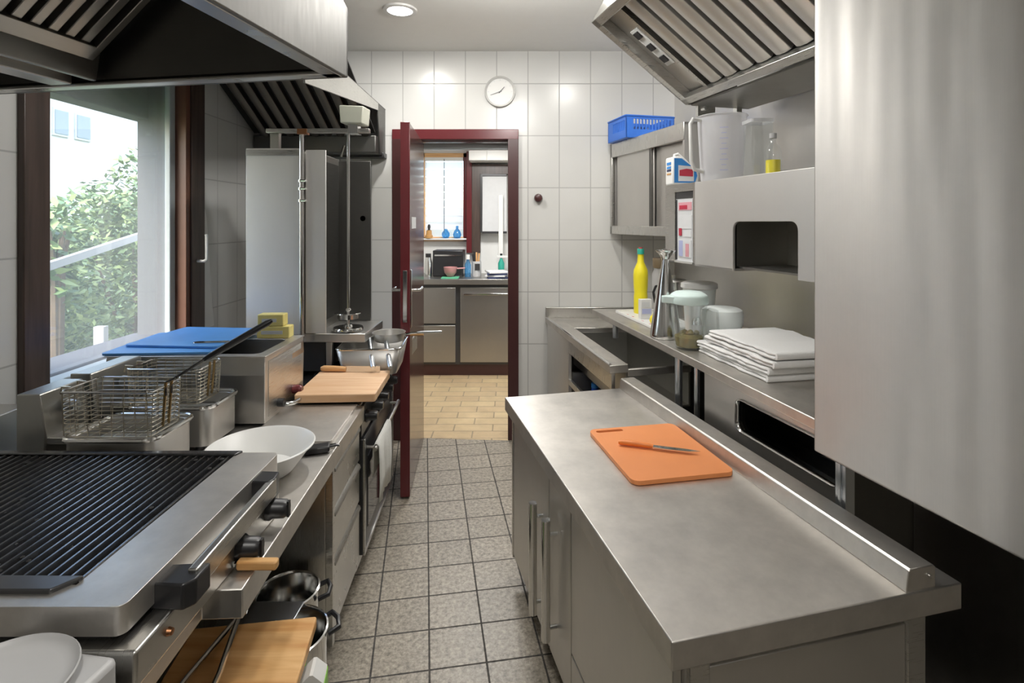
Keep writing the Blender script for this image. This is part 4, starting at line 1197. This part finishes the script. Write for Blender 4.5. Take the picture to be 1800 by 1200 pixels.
b = MB(); b.lathe([(0, .04), (.014, .04), (.019, .03), (.019, 0), (0, 0)], (x1 + .002, 2.33, .865), 16, 'x'); b.build('knob', M['maroon'], t)
b = MB(); b.cyl((x1 + .002, 2.18, .857), .017, .026, 'x', 16); b.build('knob', M['black'], t)
for u in (x0 + .05, x1 - .05):
    for v in (y0 + .05, y1 - .05):
        b = MB(); b.cyl((u, v, .8005), .02, .013, n=12); b.build('foot', M['black'], t)
BF2 = frame(-1.40, 2.265, zt + .0045, 4)
t = MB(BF2); t.prism(rrect(-.22, .20, -.19, .205, .02), 0, .010)
solo(t.build('chopping_board', M['blue_board'], bevel=.002), 'lower blue plastic chopping board lying on the steel water bath', 'chopping board')
BF2 = frame(-1.375, 2.315, zt + .0150, -5)
t = MB(BF2); t.prism(rrect(-.205, .195, -.165, .205, .02), 0, .010)
solo(t.build('chopping_board', M['blue_board'], bevel=.002), 'upper blue plastic chopping board lying skewed on the other one', 'chopping board')
F_ = frame(-1.245, 2.20, zt + .0255, 6)
t = MB(F_); t.prism(rrect(-.075, .085, -.016, .016, .014), 0, .004)
solo(t.build('palette_knife', M['chrome'], bevel=.001), 'short steel palette blade on the upper blue board', 'palette knife')
for k, (dx, dz, w, lab_) in enumerate(((0, .0045, .145, 'lower yellow packet behind the blue boards'), (-.012, .0585, .115, 'upper pale yellow packet stacked on the other packet'))):
    F_ = frame(-1.075 + dx, 2.405, zt + dz, 2)
    t = thing('food_packet', lab_, 'packet', F_)
    b = MB(F_); b.box(-w / 2, w / 2, -.028, .028, 0, .053); b.build('carton', M['yellow_pack'], t, .004)
    b = MB(F_); b.box(-w / 2 + .02, w / 2 - .03, -.0295, -.027, .018, .034); b.build('print', M['label_pale'], t)

# ------------------------------------------------------------------ left: upright kebab grill
t = thing('kebab_grill', 'tall upright kebab grill with steel shields, spit rod and motor', 'kebab grill', frame(-1.1, 2.85, .8))
b = MB(); b.box(-1.34, -.75, 2.70, 3.07, .985, 1.03)
for u in (-1.30, -.94):
    for v in (2.73, 3.04): b.box(u - .015, u + .015, v - .015, v + .015, .823, .985)
b.build('base', M['steel_soft'], t, .004)
b = MB(); b.box(-1.27, -.97, 2.75, 3.02, .8235, .984); b.build('dark_filler', M['dark_panel'], t, .004)  # dark box added between the legs for the shade under the base
b = MB(); b.box(-1.345, -1.062, 2.675, 2.69, 1.03, 1.972); b.build('side_shield', M['steel_light'], t, .002)
b = MB(); b.box(-1.342, -1.066, 2.667, 2.676, 1.935, 1.965); b.build('shield_fold', M['steel'], t, .001)
b = MB(); b.tube([(-1.062, 2.672, .86), (-1.062, 2.672, 2.04)], .0115, 12); b.build('shield_post', M['chrome'], t)
for zz in (1.70, 1.76, 1.80):
    b = MB(); b.cyl((-1.062, 2.672, zz), .018, .014); b.tube([(-1.062, 2.66, zz + .007), (-1.03, 2.645, zz + .007)], .006, 8); b.build('clamp', M['chrome'], t)
b = MB(); b.box(-1.048, -.945, 2.685, 2.697, 1.035, 1.965); b.build('wing', M['steel_light'], t, .002)
b = MB(); b.box(-1.335, -1.0, 2.70, 3.06, 1.03, 1.96); b.build('burner_tower', M['steel_hood'], t, .003)
b = MB(); b.box(-1.001, -.99, 2.74, 3.02, 1.08, 1.92); b.build('burner', M['steel_dark'], t)
b = MB(); b.box(-1.0, -.815, 3.05, 3.062, 1.03, 1.95); b.build('wing', M['steel_dark'], t, .002)
b = MB(); b.lathe([(0, .02), (.012, .018), (.016, 0), (0, 0)], (-.86, 3.05, 1.62), 14, 'y'); b.build('knob', M['black'], t)
b = MB(); b.box(-1.28, -1.235, 2.80, 2.83, 1.96, 2.075); b.build('arm_bracket', M['steel_hood'], t)
b = MB(); b.box(-1.285, -.745, 2.76, 2.79, 2.066, 2.088); b.build('top_arm', M['steel'], t, .002)
b = MB(); b.box(-1.12, -1.07, 2.755, 2.795, 2.058, 2.086); b.build('arm_joint', M['copper'], t)
mo = MB(frame(-.825, 2.765, 2.09, -6)); mo.hexa(((-.055, -.05, .02), (.062, -.05, .014), (.062, .05, .014), (-.055, .05, .02)), ((-.062, -.05, .112), (.07, -.05, .104), (.07, .05, .104), (-.062, .05, .112)))
mo = mo.build('motor_housing', plain('pale_motor_paint', (.56, .57, .48), .4), t, .006)
b = MB(); b.box(-.85, -.80, 2.74, 2.80, 2.06, 2.11); b.build('motor_mount', M['chrome'], t)
b = MB(); b.tube([(-.86, 2.78, 2.07), (-.86, 2.78, 1.06)], .0085, 12); b.build('spit_rod', M['chrome'], t)
b = MB(); b.lathe([(0, 1.150), (.012, 1.148), (.016, 1.138), (.068, 1.126), (.070, 1.122), (.055, 1.118), (.055, 1.095), (0, 1.093)], (-.86, 2.78, 0), 32); b.build('spit_disc', M['chrome'], t)
b = MB(); b.lathe([(0, 1.066), (.02, 1.064), (.025, 1.052), (.074, 1.05), (.078, 1.044), (.078, 1.034), (0, 1.031)], (-.86, 2.78, 0), 32); b.build('spit_foot', M['chrome'], t)
b = MB(); b.tube([(-.88, 2.78, 2.0), (-.895, 2.77, 1.94)], .008, 8); b.build('catch', M['chrome'], t)

# pans on the hob
t = thing('roasting_tin', 'steel roasting tin with sloping sides on the hob behind the wooden board', 'roasting tin', frame(-.70, 2.81, .8225, 4))
F_ = frame(-.70, 2.81, .8225, 4)
b = MB(F_)
lo, hi = rrect(-.17, .10, -.125, .15, .03, 4), rrect(-.20, .125, -.145, .17, .035, 4)
va, vb = b._v(L3(lo, .004)), b._v(L3(hi, .135))
for i in range(len(lo)): b._f([va[i], va[(i + 1) % len(lo)], vb[(i + 1) % len(lo)], vb[i]])
b._f(va[::-1])
b.build('tin', M['steel_soft'], t, solid=.003)
b = MB(F_); b.tube(L3(hi, .135), .005, 8, True); b.build('rim', M['chrome'], t)
F_ = frame(-.63, 2.72, .9345, -4)
def pan(label, fr, r, hgt, mat, hm, hl, hang_, hr=.011):
    t = thing('saucepan', label, 'pan', fr)
    b = MB(fr); b.lathe([(0, 0), (r * .82, 0), (r * .9, .008), (r, hgt), (r + .004, hgt + .002), (r - .003, hgt), (r * .88, .010), (0, .005)], n=36); b.build('body', mat, t)
    ca, sa = math.cos(R(hang_)), math.sin(R(hang_))
    b = MB(fr); b.tube([(r * ca, r * sa, hgt * .75), ((r + .04) * ca, (r + .04) * sa, hgt * .95), ((r + .07) * ca, (r + .07) * sa, hgt)], .006, 8); b.build('handle_socket', M['chrome'], t)
    b = MB(fr); b.tube([((r + .06) * ca, (r + .06) * sa, hgt * .98), ((r + .10) * ca, (r + .10) * sa, hgt * 1.05), ((r + hl) * ca, (r + hl) * sa, hgt * 1.15)], [hr * .8, hr, hr * .85], 10); b.build('handle', hm, t)
    return t
pan('black frying pan with wooden handle at the back of the hob', frame(-.80, 3.10, .9), .10, .045, M['black_iron'], M['wood_handle'], .19, -8)
tr_ = MB(); tr_.box(-1.0, -.60, 3.09, 3.35, .80, .898)
solo(tr_.build('steel_counter', M['steel_h'], bevel=.003), 'narrow steel stand behind the range carrying the black frying pan', 'stand')
pan('shallow steel saucepan with long steel handle resting on the roasting tin', frame(-.66, 2.84, .9635), .085, .045, M['steel_soft'], M['aluminium'], .20, -3, .007)
F_ = frame(-.79, 2.625, .8600, -2)
t = thing('cleaver', 'wooden handled kitchen cleaver lying behind the pale wooden board', 'knife', frame(-.79, 2.615, .8595, -2))
F_ = frame(-.79, 2.615, .8595, -2)
b = MB(F_); b.tube([(-.155, 0, .014), (-.14, 0, .016), (-.09, 0, .016), (-.03, 0, .014)], [.010, .015, .014, .012], 12); b.build('handle', M['wood_handle'], t)
b = MB(F_); b.box(-.03, .14, -.003, .003, .001, .03); b.build('blade', M['chrome'], t)
for k, (x, lab_) in enumerate(((-.685, 'left steel roller handle leaning over the roasting tin'), (-.60, 'right steel roller handle leaning over the roasting tin'))):
    t = MB(); t.tube([(x - .07, 2.80, .983), (x - .065, 2.79, .981), (x, 2.605, .890), (x + .004, 2.595, .886)], [.006, .0125, .0135, .009], 12)
    solo(t.build('kitchen_roller', M['aluminium']), lab_, 'utensil')

# ------------------------------------------------------------------ left: pots, board and tongs below the worktop
PZ = .1205
def pot(label, c, r, z0, z1, hx_):
    t = thing('stock_pot', label, 'pot', frame(c[0], c[1], z0))
    fr = frame(c[0], c[1], 0)
    b = MB(fr); b.lathe([(0, z0), (r - .01, z0), (r, z0 + .008), (r, z1 - .004), (r + .005, z1), (r, z1 + .002), (r - .005, z1 - .006), (r - .006, z0 + .012), (0, z0 + .006)], n=48); b.build('body', M['chrome'], t)
    for a in hx_:
        ca, sa = math.cos(R(a)), math.sin(R(a)); px_, py_ = -sa, ca
        def q(rad, side, z): return (rad * ca + px_ * side, rad * sa + py_ * side, z)
        b = MB(fr); b.tube([q(r - .002, -.035, z1 - .03), q(r + .03, -.035, z1 - .022), q(r + .038, 0, z1 - .02), q(r + .03, .035, z1 - .022), q(r - .002, .035, z1 - .03)], .008, 8); b.build('handle', M['black'], t)
    return t
pot('smaller steel pot at the back under the worktop beside the drawers', (-.735, 1.735), .095, PZ, .395, (20, 200))
pot('larger steel pot under the worktop carrying the wooden board', (-.645, 1.525), .105, PZ, .42, (35, 215))
pot('shallow steel pot under the worktop nearest the camera', (-.72, 1.20), .13, PZ, .42, (60, 240))
t = MB(); t.prism([(-.86, 1.475), (-.645, 1.475), (-.640, 1.635), (-.87, 1.635)], .4235, .4290)
solo(t.build('steel_tray', M['aluminium'], bevel=.002), 'flat steel tray between the wooden board and the pots', 'tray')
F_ = frame(-.705, 1.31, .4300, 8)
t = MB(F_); t.prism(rrect(-.165, .170, -.19, .20, .006, 2), 0, .030)
solo(t.build('chopping_board', M['wood_board'], bevel=.004), 'thick wooden chopping board with tongs under the worktop edge', 'chopping board')
t = thing('tongs', 'steel tongs lying open on the wooden board under the worktop', 'tongs', frame(-.77, 1.45, .461))
for e in ((-.815, 1.12), (-.70, 1.14)):
    b = MB(); b.tube([(-.762, 1.505, .500), (-.765, 1.48, .496), ((-.765 + e[0]) / 2 + (e[0] + .757) * .12, (1.48 + e[1]) / 2, .482), (e[0], e[1], .469)], .0072, 8); b.build('arm', M['chrome'], t)
b = MB(); b.lathe([(0, .012), (.010, .010), (.012, 0), (.010, -.010), (0, -.012)], (-.763, 1.505, .498), 14); b.build('pivot', M['chrome'], t)
F_ = frame(-.525, 1.40, 0, 10)
t = thing('drink_carton', 'tall green and white carton on the floor below the corner of the wooden board', 'carton', F_)
b = MB(F_); b.box(-.032, .03, -.03, .03, .001, .40); b.build('body', M['white_plastic'], t, .003)
b = MB(F_); b.box(-.0335, .0315, -.0315, .0315, .10, .395); b.build('print', M['lime'], t)
b = MB(F_); b.prism([(-.032, .40), (.03, .40), (.003, .425), (-.005, .425)], -.03, .03, 'y'); b.build('top_fold', M['white_plastic'], t)

# ------------------------------------------------------------------ left: extractor hoods
H1 = frame(-.4325, 1.397, 0, -9.5)
t = thing('extractor_hood', 'near large steel extractor hood over the grill with slat filters', 'extractor hood', H1)
HB, HT, HX, HY = 1.98, 2.165, -1.375, -1.75
b = MB(H1)
b.box(-.012, 0, HY, 0, HB, HT); b.build('front_band', M['steel_band'], t, .003)
b = MB(H1); b.box(HX, 0, -.012, 0, HB, HT); b.build('end_band', M['steel_band'], t, .003)
b = MB(H1); b.box(-.055, -.010, HY, -.01, HB, HB + .012); b.box(HX, -.012, -.045, -.010, HB, HB + .010); b.build('bottom_lip', M['steel'], t, .003)
b = MB(H1)
b._f(b._v([(-.004, HY, HT), (-.004, -.004, HT), (-.30, -.28, CEIL), (-.30, HY, CEIL)]))
b._f(b._v([(-.004, -.004, HT), (HX, -.004, HT), (HX, -.28, CEIL), (-.30, -.28, CEIL)]))
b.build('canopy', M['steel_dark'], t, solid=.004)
b = MB(H1); b.box(HX, -.012, -.03, -.014, HB + .02, 2.65); b.build('inner_end', M['steel_dark'], t)
b = MB(H1); b.box(-.80, -.73, HY, -.05, HB + .03, HB + .06); b.build('gutter', M['steel_hood'], t, .006)
b = MB(H1); b.box(-.87, -.80, HY, -.05, HB + .004, HB + .05); b.build('gutter_strip', M['steel_soft'], t, .004)
b = MB(H1); b.prism([(-.735, HB + .01), (-.72, HB + .01), (-.70, HB + .13), (-.735, HB + .13)], HY, -.05, 'y'); b.build('gutter_rail', M['steel_hood'], t, .003)
b = MB(H1); b.box(HX, -.87, HY, -.05, HB + .06, HB + .07); b.build('rear_plate', M['steel_dark'], t)
fa, fb = Vector((-.71, HB + .075)), Vector((-.16, 2.52)); fl_ = (fb - fa); fL = fl_.length; fl_.normalize(); fn = Vector((fl_.y, -fl_.x))
def fp(s, o): return (fa.x + fl_.x * s + fn.x * o, fa.y + fl_.y * s + fn.y * o)
b = MB(H1); b.prism([fp(0, -.02), fp(fL, -.02), fp(fL, -.03), fp(0, -.03)], HY, -.06, 'y'); b.build('filter_backing', M['charred'], t)
b = MB(H1); b.prism([fp(-.01, .012), fp(.035, .012), fp(.035, -.02), fp(-.01, -.02)], HY, -.075, 'y'); b.build('filter_frame', M['steel_hood'], t, .002)
b = MB(H1); b.prism([fp(-.01, .012), fp(fL, .012), fp(fL, -.02), fp(-.01, -.02)], -.09, -.07, 'y'); b.build('filter_frame', M['steel_hood'], t, .002)
y = -.118
while y > -1.3:
    b = MB(H1)
    lo = b._v([(fp(.035, o)[0], y + u, fp(.035, o)[1]) for u, o in ((-.015, -.016), (-.012, .004), (.012, .004), (.015, -.016))])
    hi = b._v([(fp(fL, o)[0], y + u, fp(fL, o)[1]) for u, o in ((-.015, -.016), (-.012, .004), (.012, .004), (.015, -.016))])
    for i in range(3): b._f([lo[i], lo[i + 1], hi[i + 1], hi[i]])
    b._f(lo); b._f(hi[::-1]); b.build('filter_slat', M['steel_hood'], t, .002)
    y -= .042

t = thing('extractor_hood', 'far dark extractor hood in the corner above the kebab grill', 'extractor hood', frame(-1.3, 3.3, 2.3))
sx = -.93
pl = [(2.38, 2.225), (3.68, 2.376), (3.75, 2.08), (3.895, 2.08), (3.895, 2.44), (2.38, 2.44)]
b = MB(); b.prism([(2.38, 2.225), (3.68, 2.376), (3.68, 2.425), (2.38, 2.43)], sx - .01, sx, 'x'); b.build('side_band', M['steel'], t, .002)
b = MB(); b.prism([(3.68, 2.376), (3.75, 2.08), (3.895, 2.08), (3.895, 2.425), (3.68, 2.425)], sx - .012, sx - .002, 'x'); b.build('end_cheek', M['steel_dark'], t, .002)
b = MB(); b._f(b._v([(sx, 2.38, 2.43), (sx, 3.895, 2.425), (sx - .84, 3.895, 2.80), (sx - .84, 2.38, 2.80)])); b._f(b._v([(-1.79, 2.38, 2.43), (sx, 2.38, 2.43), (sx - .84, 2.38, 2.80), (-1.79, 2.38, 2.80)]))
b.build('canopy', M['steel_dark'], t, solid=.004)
b = MB(); b.box(-1.79, sx - .012, 3.66, 3.89, 2.08, 2.20); b.build('gutter', M['steel_dark'], t, .006)
b = MB(); b.box(-1.79, sx + .01, 3.80, 3.895, 2.065, 2.10); b.build('drip_edge', M['dark_panel'], t, .004)
ga, gb = Vector((3.66, 2.19)), Vector((2.75, 2.66)); gl = gb - ga; gL = gl.length; gl.normalize(); gn = Vector((gl.y, -gl.x)) * -1
if gn.y > 0: gn = -gn
def gp(s, o): return (ga.x + gl.x * s + gn.x * o, ga.y + gl.y * s + gn.y * o)
b = MB(); b.prism([gp(0, -.03), gp(gL, -.03), gp(gL, -.04), gp(0, -.04)], -1.79, sx - .02, 'x'); b.build('filter_backing', M['charred'], t)
x = -1.70
while x < sx - .06:
    b = MB()
    prf = ((-.030, -.03), (-.026, .0), (-.008, .008), (.010, .008), (.026, .0), (.030, -.03))
    lo = b._v([(x + u, *gp(.01, o)) for u, o in prf]); hi = b._v([(x + u, *gp(gL, o)) for u, o in prf])
    for i in range(5): b._f([lo[i], lo[i + 1], hi[i + 1], hi[i]])
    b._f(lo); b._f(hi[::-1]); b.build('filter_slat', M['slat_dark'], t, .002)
    x += .086

# ------------------------------------------------------------------ back wall: clock, knob
CK = frame(-.088, YB, 2.557)
t = thing('wall_clock', 'round white wall clock with metal rim above the doorway', 'clock', CK)
b = MB(CK); b.lathe([(.098, -.018), (.112, -.034), (.114, -.012), (.110, -.001), (.096, -.001)], n=48, axis='y'); b.build('rim', M['silver_plate'], t)
b = MB(CK); b.cyl((0, -.014, 0), .100, .012, 'y', 48); b.build('face', M['white_plastic'], t)
def hand(a, ln, w, y):
    b = MB(CK); ca, sa = math.cos(R(a)), math.sin(R(a))
    b.prism([(-.012 * ca + w * sa, -.012 * sa - w * ca), (ln * ca + w * .5 * sa, ln * sa - w * .5 * ca), (ln * ca - w * .5 * sa, ln * sa + w * .5 * ca), (-.012 * ca - w * sa, -.012 * sa + w * ca)], y - .002, y, 'y')
    b.build('hand', M['dark_panel'], t)
hand(48, .048, .0035, -.017); hand(200, .075, .0025, -.020)
for k in range(12):
    a = R(30 * k); b = MB(CK)
    b.prism([(.080 * math.cos(a) + .002 * math.sin(a), .080 * math.sin(a) - .002 * math.cos(a)), (.091 * math.cos(a) + .002 * math.sin(a), .091 * math.sin(a) - .002 * math.cos(a)),
             (.091 * math.cos(a) - .002 * math.sin(a), .091 * math.sin(a) + .002 * math.cos(a)), (.080 * math.cos(a) - .002 * math.sin(a), .080 * math.sin(a) + .002 * math.cos(a))], -.0158, -.0135, 'y')
    b.build('hour_mark', M['label_pale'], t)
b = MB(frame(.193, YB, 1.776)); b.lathe([(0, -.042), (.014, -.042), (.026, -.036), (.031, -.024), (.030, -.014), (.016, -.010), (.016, -.0005), (0, -.0005)], n=28, axis='y')
solo(b.build('wall_buzzer', M['maroon_dark']), 'small dark round knob on the white tiles right of the doorway', 'buzzer')

# ------------------------------------------------------------------ back room seen through the doorway
FD = 5.47
t = thing('steel_counter', 'steel counter with cupboard and drawers in the back room', 'counter', frame(-.4, FD, 0))
b = MB(); b.box(-1.45, .65, FD - .02, FW - .002, .955, 1.01); b.build('worktop', M['far_steel'], t, .003)
b = MB(); b.box(-1.43, .63, FD + .03, FW - .01, .12, .955); b.build('carcass', M['dark_panel'], t)
b = MB(); b.box(-1.43, .63, FD + .06, FW - .05, 0, .12); b.build('plinth', M['maroon_dark'], t)
b = MB(); b.box(-1.2, -.585, FD, FD + .03, .55, .92); b.build('drawer', M['far_steel'], t, .003)
b = MB(); b.box(-1.2, -.585, FD, FD + .03, .15, .53); b.build('drawer', M['far_steel'], t, .003)
b = MB(); b.box(-.535, .45, FD, FD + .03, .15, .92); d_ = b.build('door', M['far_steel'], t, .003)
b = MB(); b.box(-.50, .40, FD - .03, FD - .012, .845, .865); b.box(-.49, -.47, FD - .02, FD, .845, .865); b.build('handle', M['chrome'], d_, .002)
w2 = thing('window_2', 'bright back room window with horizontal blind', 'window', frame(-.78, FW, 1.41), kind='structure')
for x0, x1, z0, z1 in ((-1.05, -1.0, 1.38, 2.39), (-.56, -.51, 1.38, 2.39), (-1.05, -.51, 2.34, 2.39), (-1.05, -.51, 1.38, 1.43)):
    MB().box(x0, x1, FW - .03, FW + .06, z0, z1).build('frame', M['maroon'] if x0 > -.6 and x1 > -.55 and z1 > 2.3 and z0 < 1.4 else M['wood_handle'], w2, .003)
MB().box(-1.0, -.56, FW + .05, FW + .055, 1.43, 2.34).build('pane', M['pane_far'], w2)
MB().box(-1.05, -.50, FW - .10, FW + .01, 1.395, 1.415).build('sill', M['white_plastic'], w2, .003)
bl = thing('window_blind', 'white horizontal blind in the back room window', 'blind', frame(-.78, FW, 1.43))
b = MB(); b.box(-1.0, -.56, FW - .04, FW - .01, 2.30, 2.34); b.build('head_rail', M['white_plastic'], bl)
for k in range(9):
    z = 2.29 - k * .088
    b = MB(); b.prism([(FW - .045, z - .075), (FW - .042, z - .077), (FW + .005, z - .002), (FW + .002, z)], -.995, -.565, 'x'); b.build('slat', M['blind'], bl)
b = MB(); b.tube([(-.775, FW - .05, 2.32), (-.775, FW - .05, 1.47)], .004, 6); b.build('cord', M['dark_panel'], bl)
# second, open casement in dark red
w3 = thing('window_3', 'dark red casement with pale pane right of the blind in the back room', 'window', frame(-.25, 5.95, 1.3), kind='structure')
b = MB(); b.box(-.515, -.455, 5.98, FW - .001, 1.25, 2.40); b.build('post', M['maroon'], w3, .003)
b = MB(); b.box(-.455, -.36, 5.98, FW - .001, 1.25, 2.25); b.box(-.36, -.03, 5.98, FW - .001, 2.14, 2.25); b.build('frame', M['brown_frame'], w3, .003)
b = MB(); b.box(-.36, -.335, 5.96, 5.99, 1.48, 2.14); b.box(-.335, -.06, 5.96, 5.99, 2.115, 2.14); b.box(-.335, -.06, 5.96, 5.99, 1.47, 1.495); b.build('sash', M['dark_panel'], w3, .003)
b = MB(); b.box(-.335, -.06, 5.972, 5.978, 1.495, 2.115); b.build('pane', M['label_pale'], w3)
b = MB(); b.box(-.15, -.10, 5.90, 5.94, 1.22, 1.90); b.box(-.17, .04, 5.88, 5.94, 1.20, 1.225); solo(b.build('roller_blind_cassette', M['white_plastic'], bevel=.003), 'upright white strip standing by the back room casement', 'blind')
b = MB(); b.box(-.47, .10, 5.75, 6.09, 2.27, 2.42); b.box(-.28, -.27, 5.745, 5.76, 2.275, 2.415)
solo(b.build('wall_box', M['white_plastic'], bevel=.004), 'white box high on the back room wall', 'box')

CT = 1.0105
t = thing('appliance', 'black boxy appliance on the back room counter behind the pink bowl', 'appliance', frame(-.69, 5.86, CT))
b = MB(); b.box(-.86, -.53, 5.74, 6.0, CT, CT + .28); b.build('body', M['black'], t, .008)
b = MB(); b.box(-.84, -.55, 5.735, 5.742, CT + .22, CT + .235); b.build('trim', M['chrome'], t)
t = thing('sieve_bowl', 'small pink bowl with handle on the back room counter', 'bowl', frame(-.655, 5.62, CT + .011))
b = MB(); b.lathe([(0, 0), (.03, 0), (.062, .04), (.072, .10), (.069, .10), (.058, .042), (.028, .006), (0, .006)], (-.655, 5.62, CT + .011), 28); b.build('bowl', M['pink'], t)
b = MB(); b.tube([(-.585, 5.62, CT + .095), (-.50, 5.62, CT + .10)], .008, 8); b.build('handle', M['pink'], t)
b = MB(); b.prism(rrect(-.74, -.56, 5.49, 5.66, .01), CT, CT + .009)
solo(b.build('cleaning_cloth', M['green_mat']), 'green cloth under the pink bowl on the back room counter', 'cloth')
def bottle(label, x, y, prof, m, capm=None, zc=None, name='bottle', cat='bottle', z=CT):
    t = thing(name, label, cat, frame(x, y, z))
    b = MB(); b.lathe(prof, (x, y, z), 24); b.build('body', M[m], t)
    if capm:
        b = MB(); b.cyl((x, y, z + zc[0]), zc[1], zc[2]); b.build('cap', M[capm], t)
    return t
bottle('silvery flask at the left end of the back room counter', -.905, 5.72, [(0, 0), (.04, 0), (.042, .15), (.03, .19), (.028, .21), (0, .21)], 'chrome', 'black', (.208, .03, .04), 'flask', 'flask')
bottle('blue transparent spray bottle beside the knife block', -.475, 5.70, [(0, 0), (.032, 0), (.034, .13), (.016, .17), (.015, .19), (0, .19)], 'blue_glass', 'white_plastic', (.188, .022, .05), 'spray_bottle')
t = thing('knife_block', 'pale canister with dark label and wooden utensils in it', 'canister', frame(-.385, 5.74, CT))
b = MB(); b.lathe([(0, 0), (.05, 0), (.052, .01), (.052, .165), (.046, .165), (.046, .02), (0, .02)], (-.385, 5.74, CT), 28); b.build('body', M['white_enamel'], t)
b = MB(); b.box(-.40, -.345, 5.684, 5.70, CT + .07, CT + .14); b.build('label', M['dark_panel'], t)
for k, (dx, m_) in enumerate(((-.02, 'black'), (.0, 'wood_handle'), (.022, 'wood_handle'), (-.03, 'black'))):
    b = MB(); b.tube([(-.385 + dx * .5, 5.74, CT + .03), (-.385 + dx * 1.3, 5.735, CT + .27 - k * .01)], .010, 8); b.build('utensil', M[m_], t)
for k, (z, m_, a, lab_) in enumerate(((0, 'navy', 6, 'dark blue folder at the bottom of the paper pile'), (.018, 'label_white', -8, 'white paper bundle in the pile at the counter end'), (.036, 'navy', 4, 'dark blue booklet on the paper pile'), (.054, 'label_white', 14, 'white sheets topmost on the paper pile'))):
    F_ = frame(-.16, 5.62, CT + z, a)
    b = MB(F_); b.prism(rrect(-.105, .105, -.13, .13, .004, 2), .0005, .0165)
    solo(b.build('paper_bundle', M[m_], bevel=.002), lab_, 'papers')
bottle('dark green bottle behind the paper pile', -.12, 5.90, [(0, 0), (.035, 0), (.036, .13), (.013, .18), (.012, .22), (0, .22)], 'green_cap', 'black', (.218, .014, .02))
WS = 1.4155
t = thing('pepper_mill', 'ochre pepper mill on the back room window sill', 'pepper mill', frame(-.945, 6.03, WS))
b = MB(); b.lathe([(0, 0), (.045, 0), (.045, .03), (.035, .04), (.030, .09), (0, .09)], (-.945, 6.03, WS), 24); b.build('body', M['terracotta'], t)
b = MB(); b.lathe([(0, .16), (.012, .155), (.018, .13), (.012, .10), (.02, .09), (0, .09)], (-.945, 6.03, WS), 20); b.build('top', M['dark_panel'], t)
bottle('left round blue glass vase on the back room sill', -.755, 6.03, [(0, 0), (.03, 0), (.045, .03), (.045, .06), (.02, .09), (.018, .105), (0, .105)], 'blue_glass', None, None, 'vase', 'vase', WS)
bottle('right blue glass vase with narrow neck on the back room sill', -.625, 6.03, [(0, 0), (.035, 0), (.048, .04), (.035, .08), (.014, .105), (.014, .14), (0, .14)], 'blue_glass', None, None, 'vase', 'vase', WS)
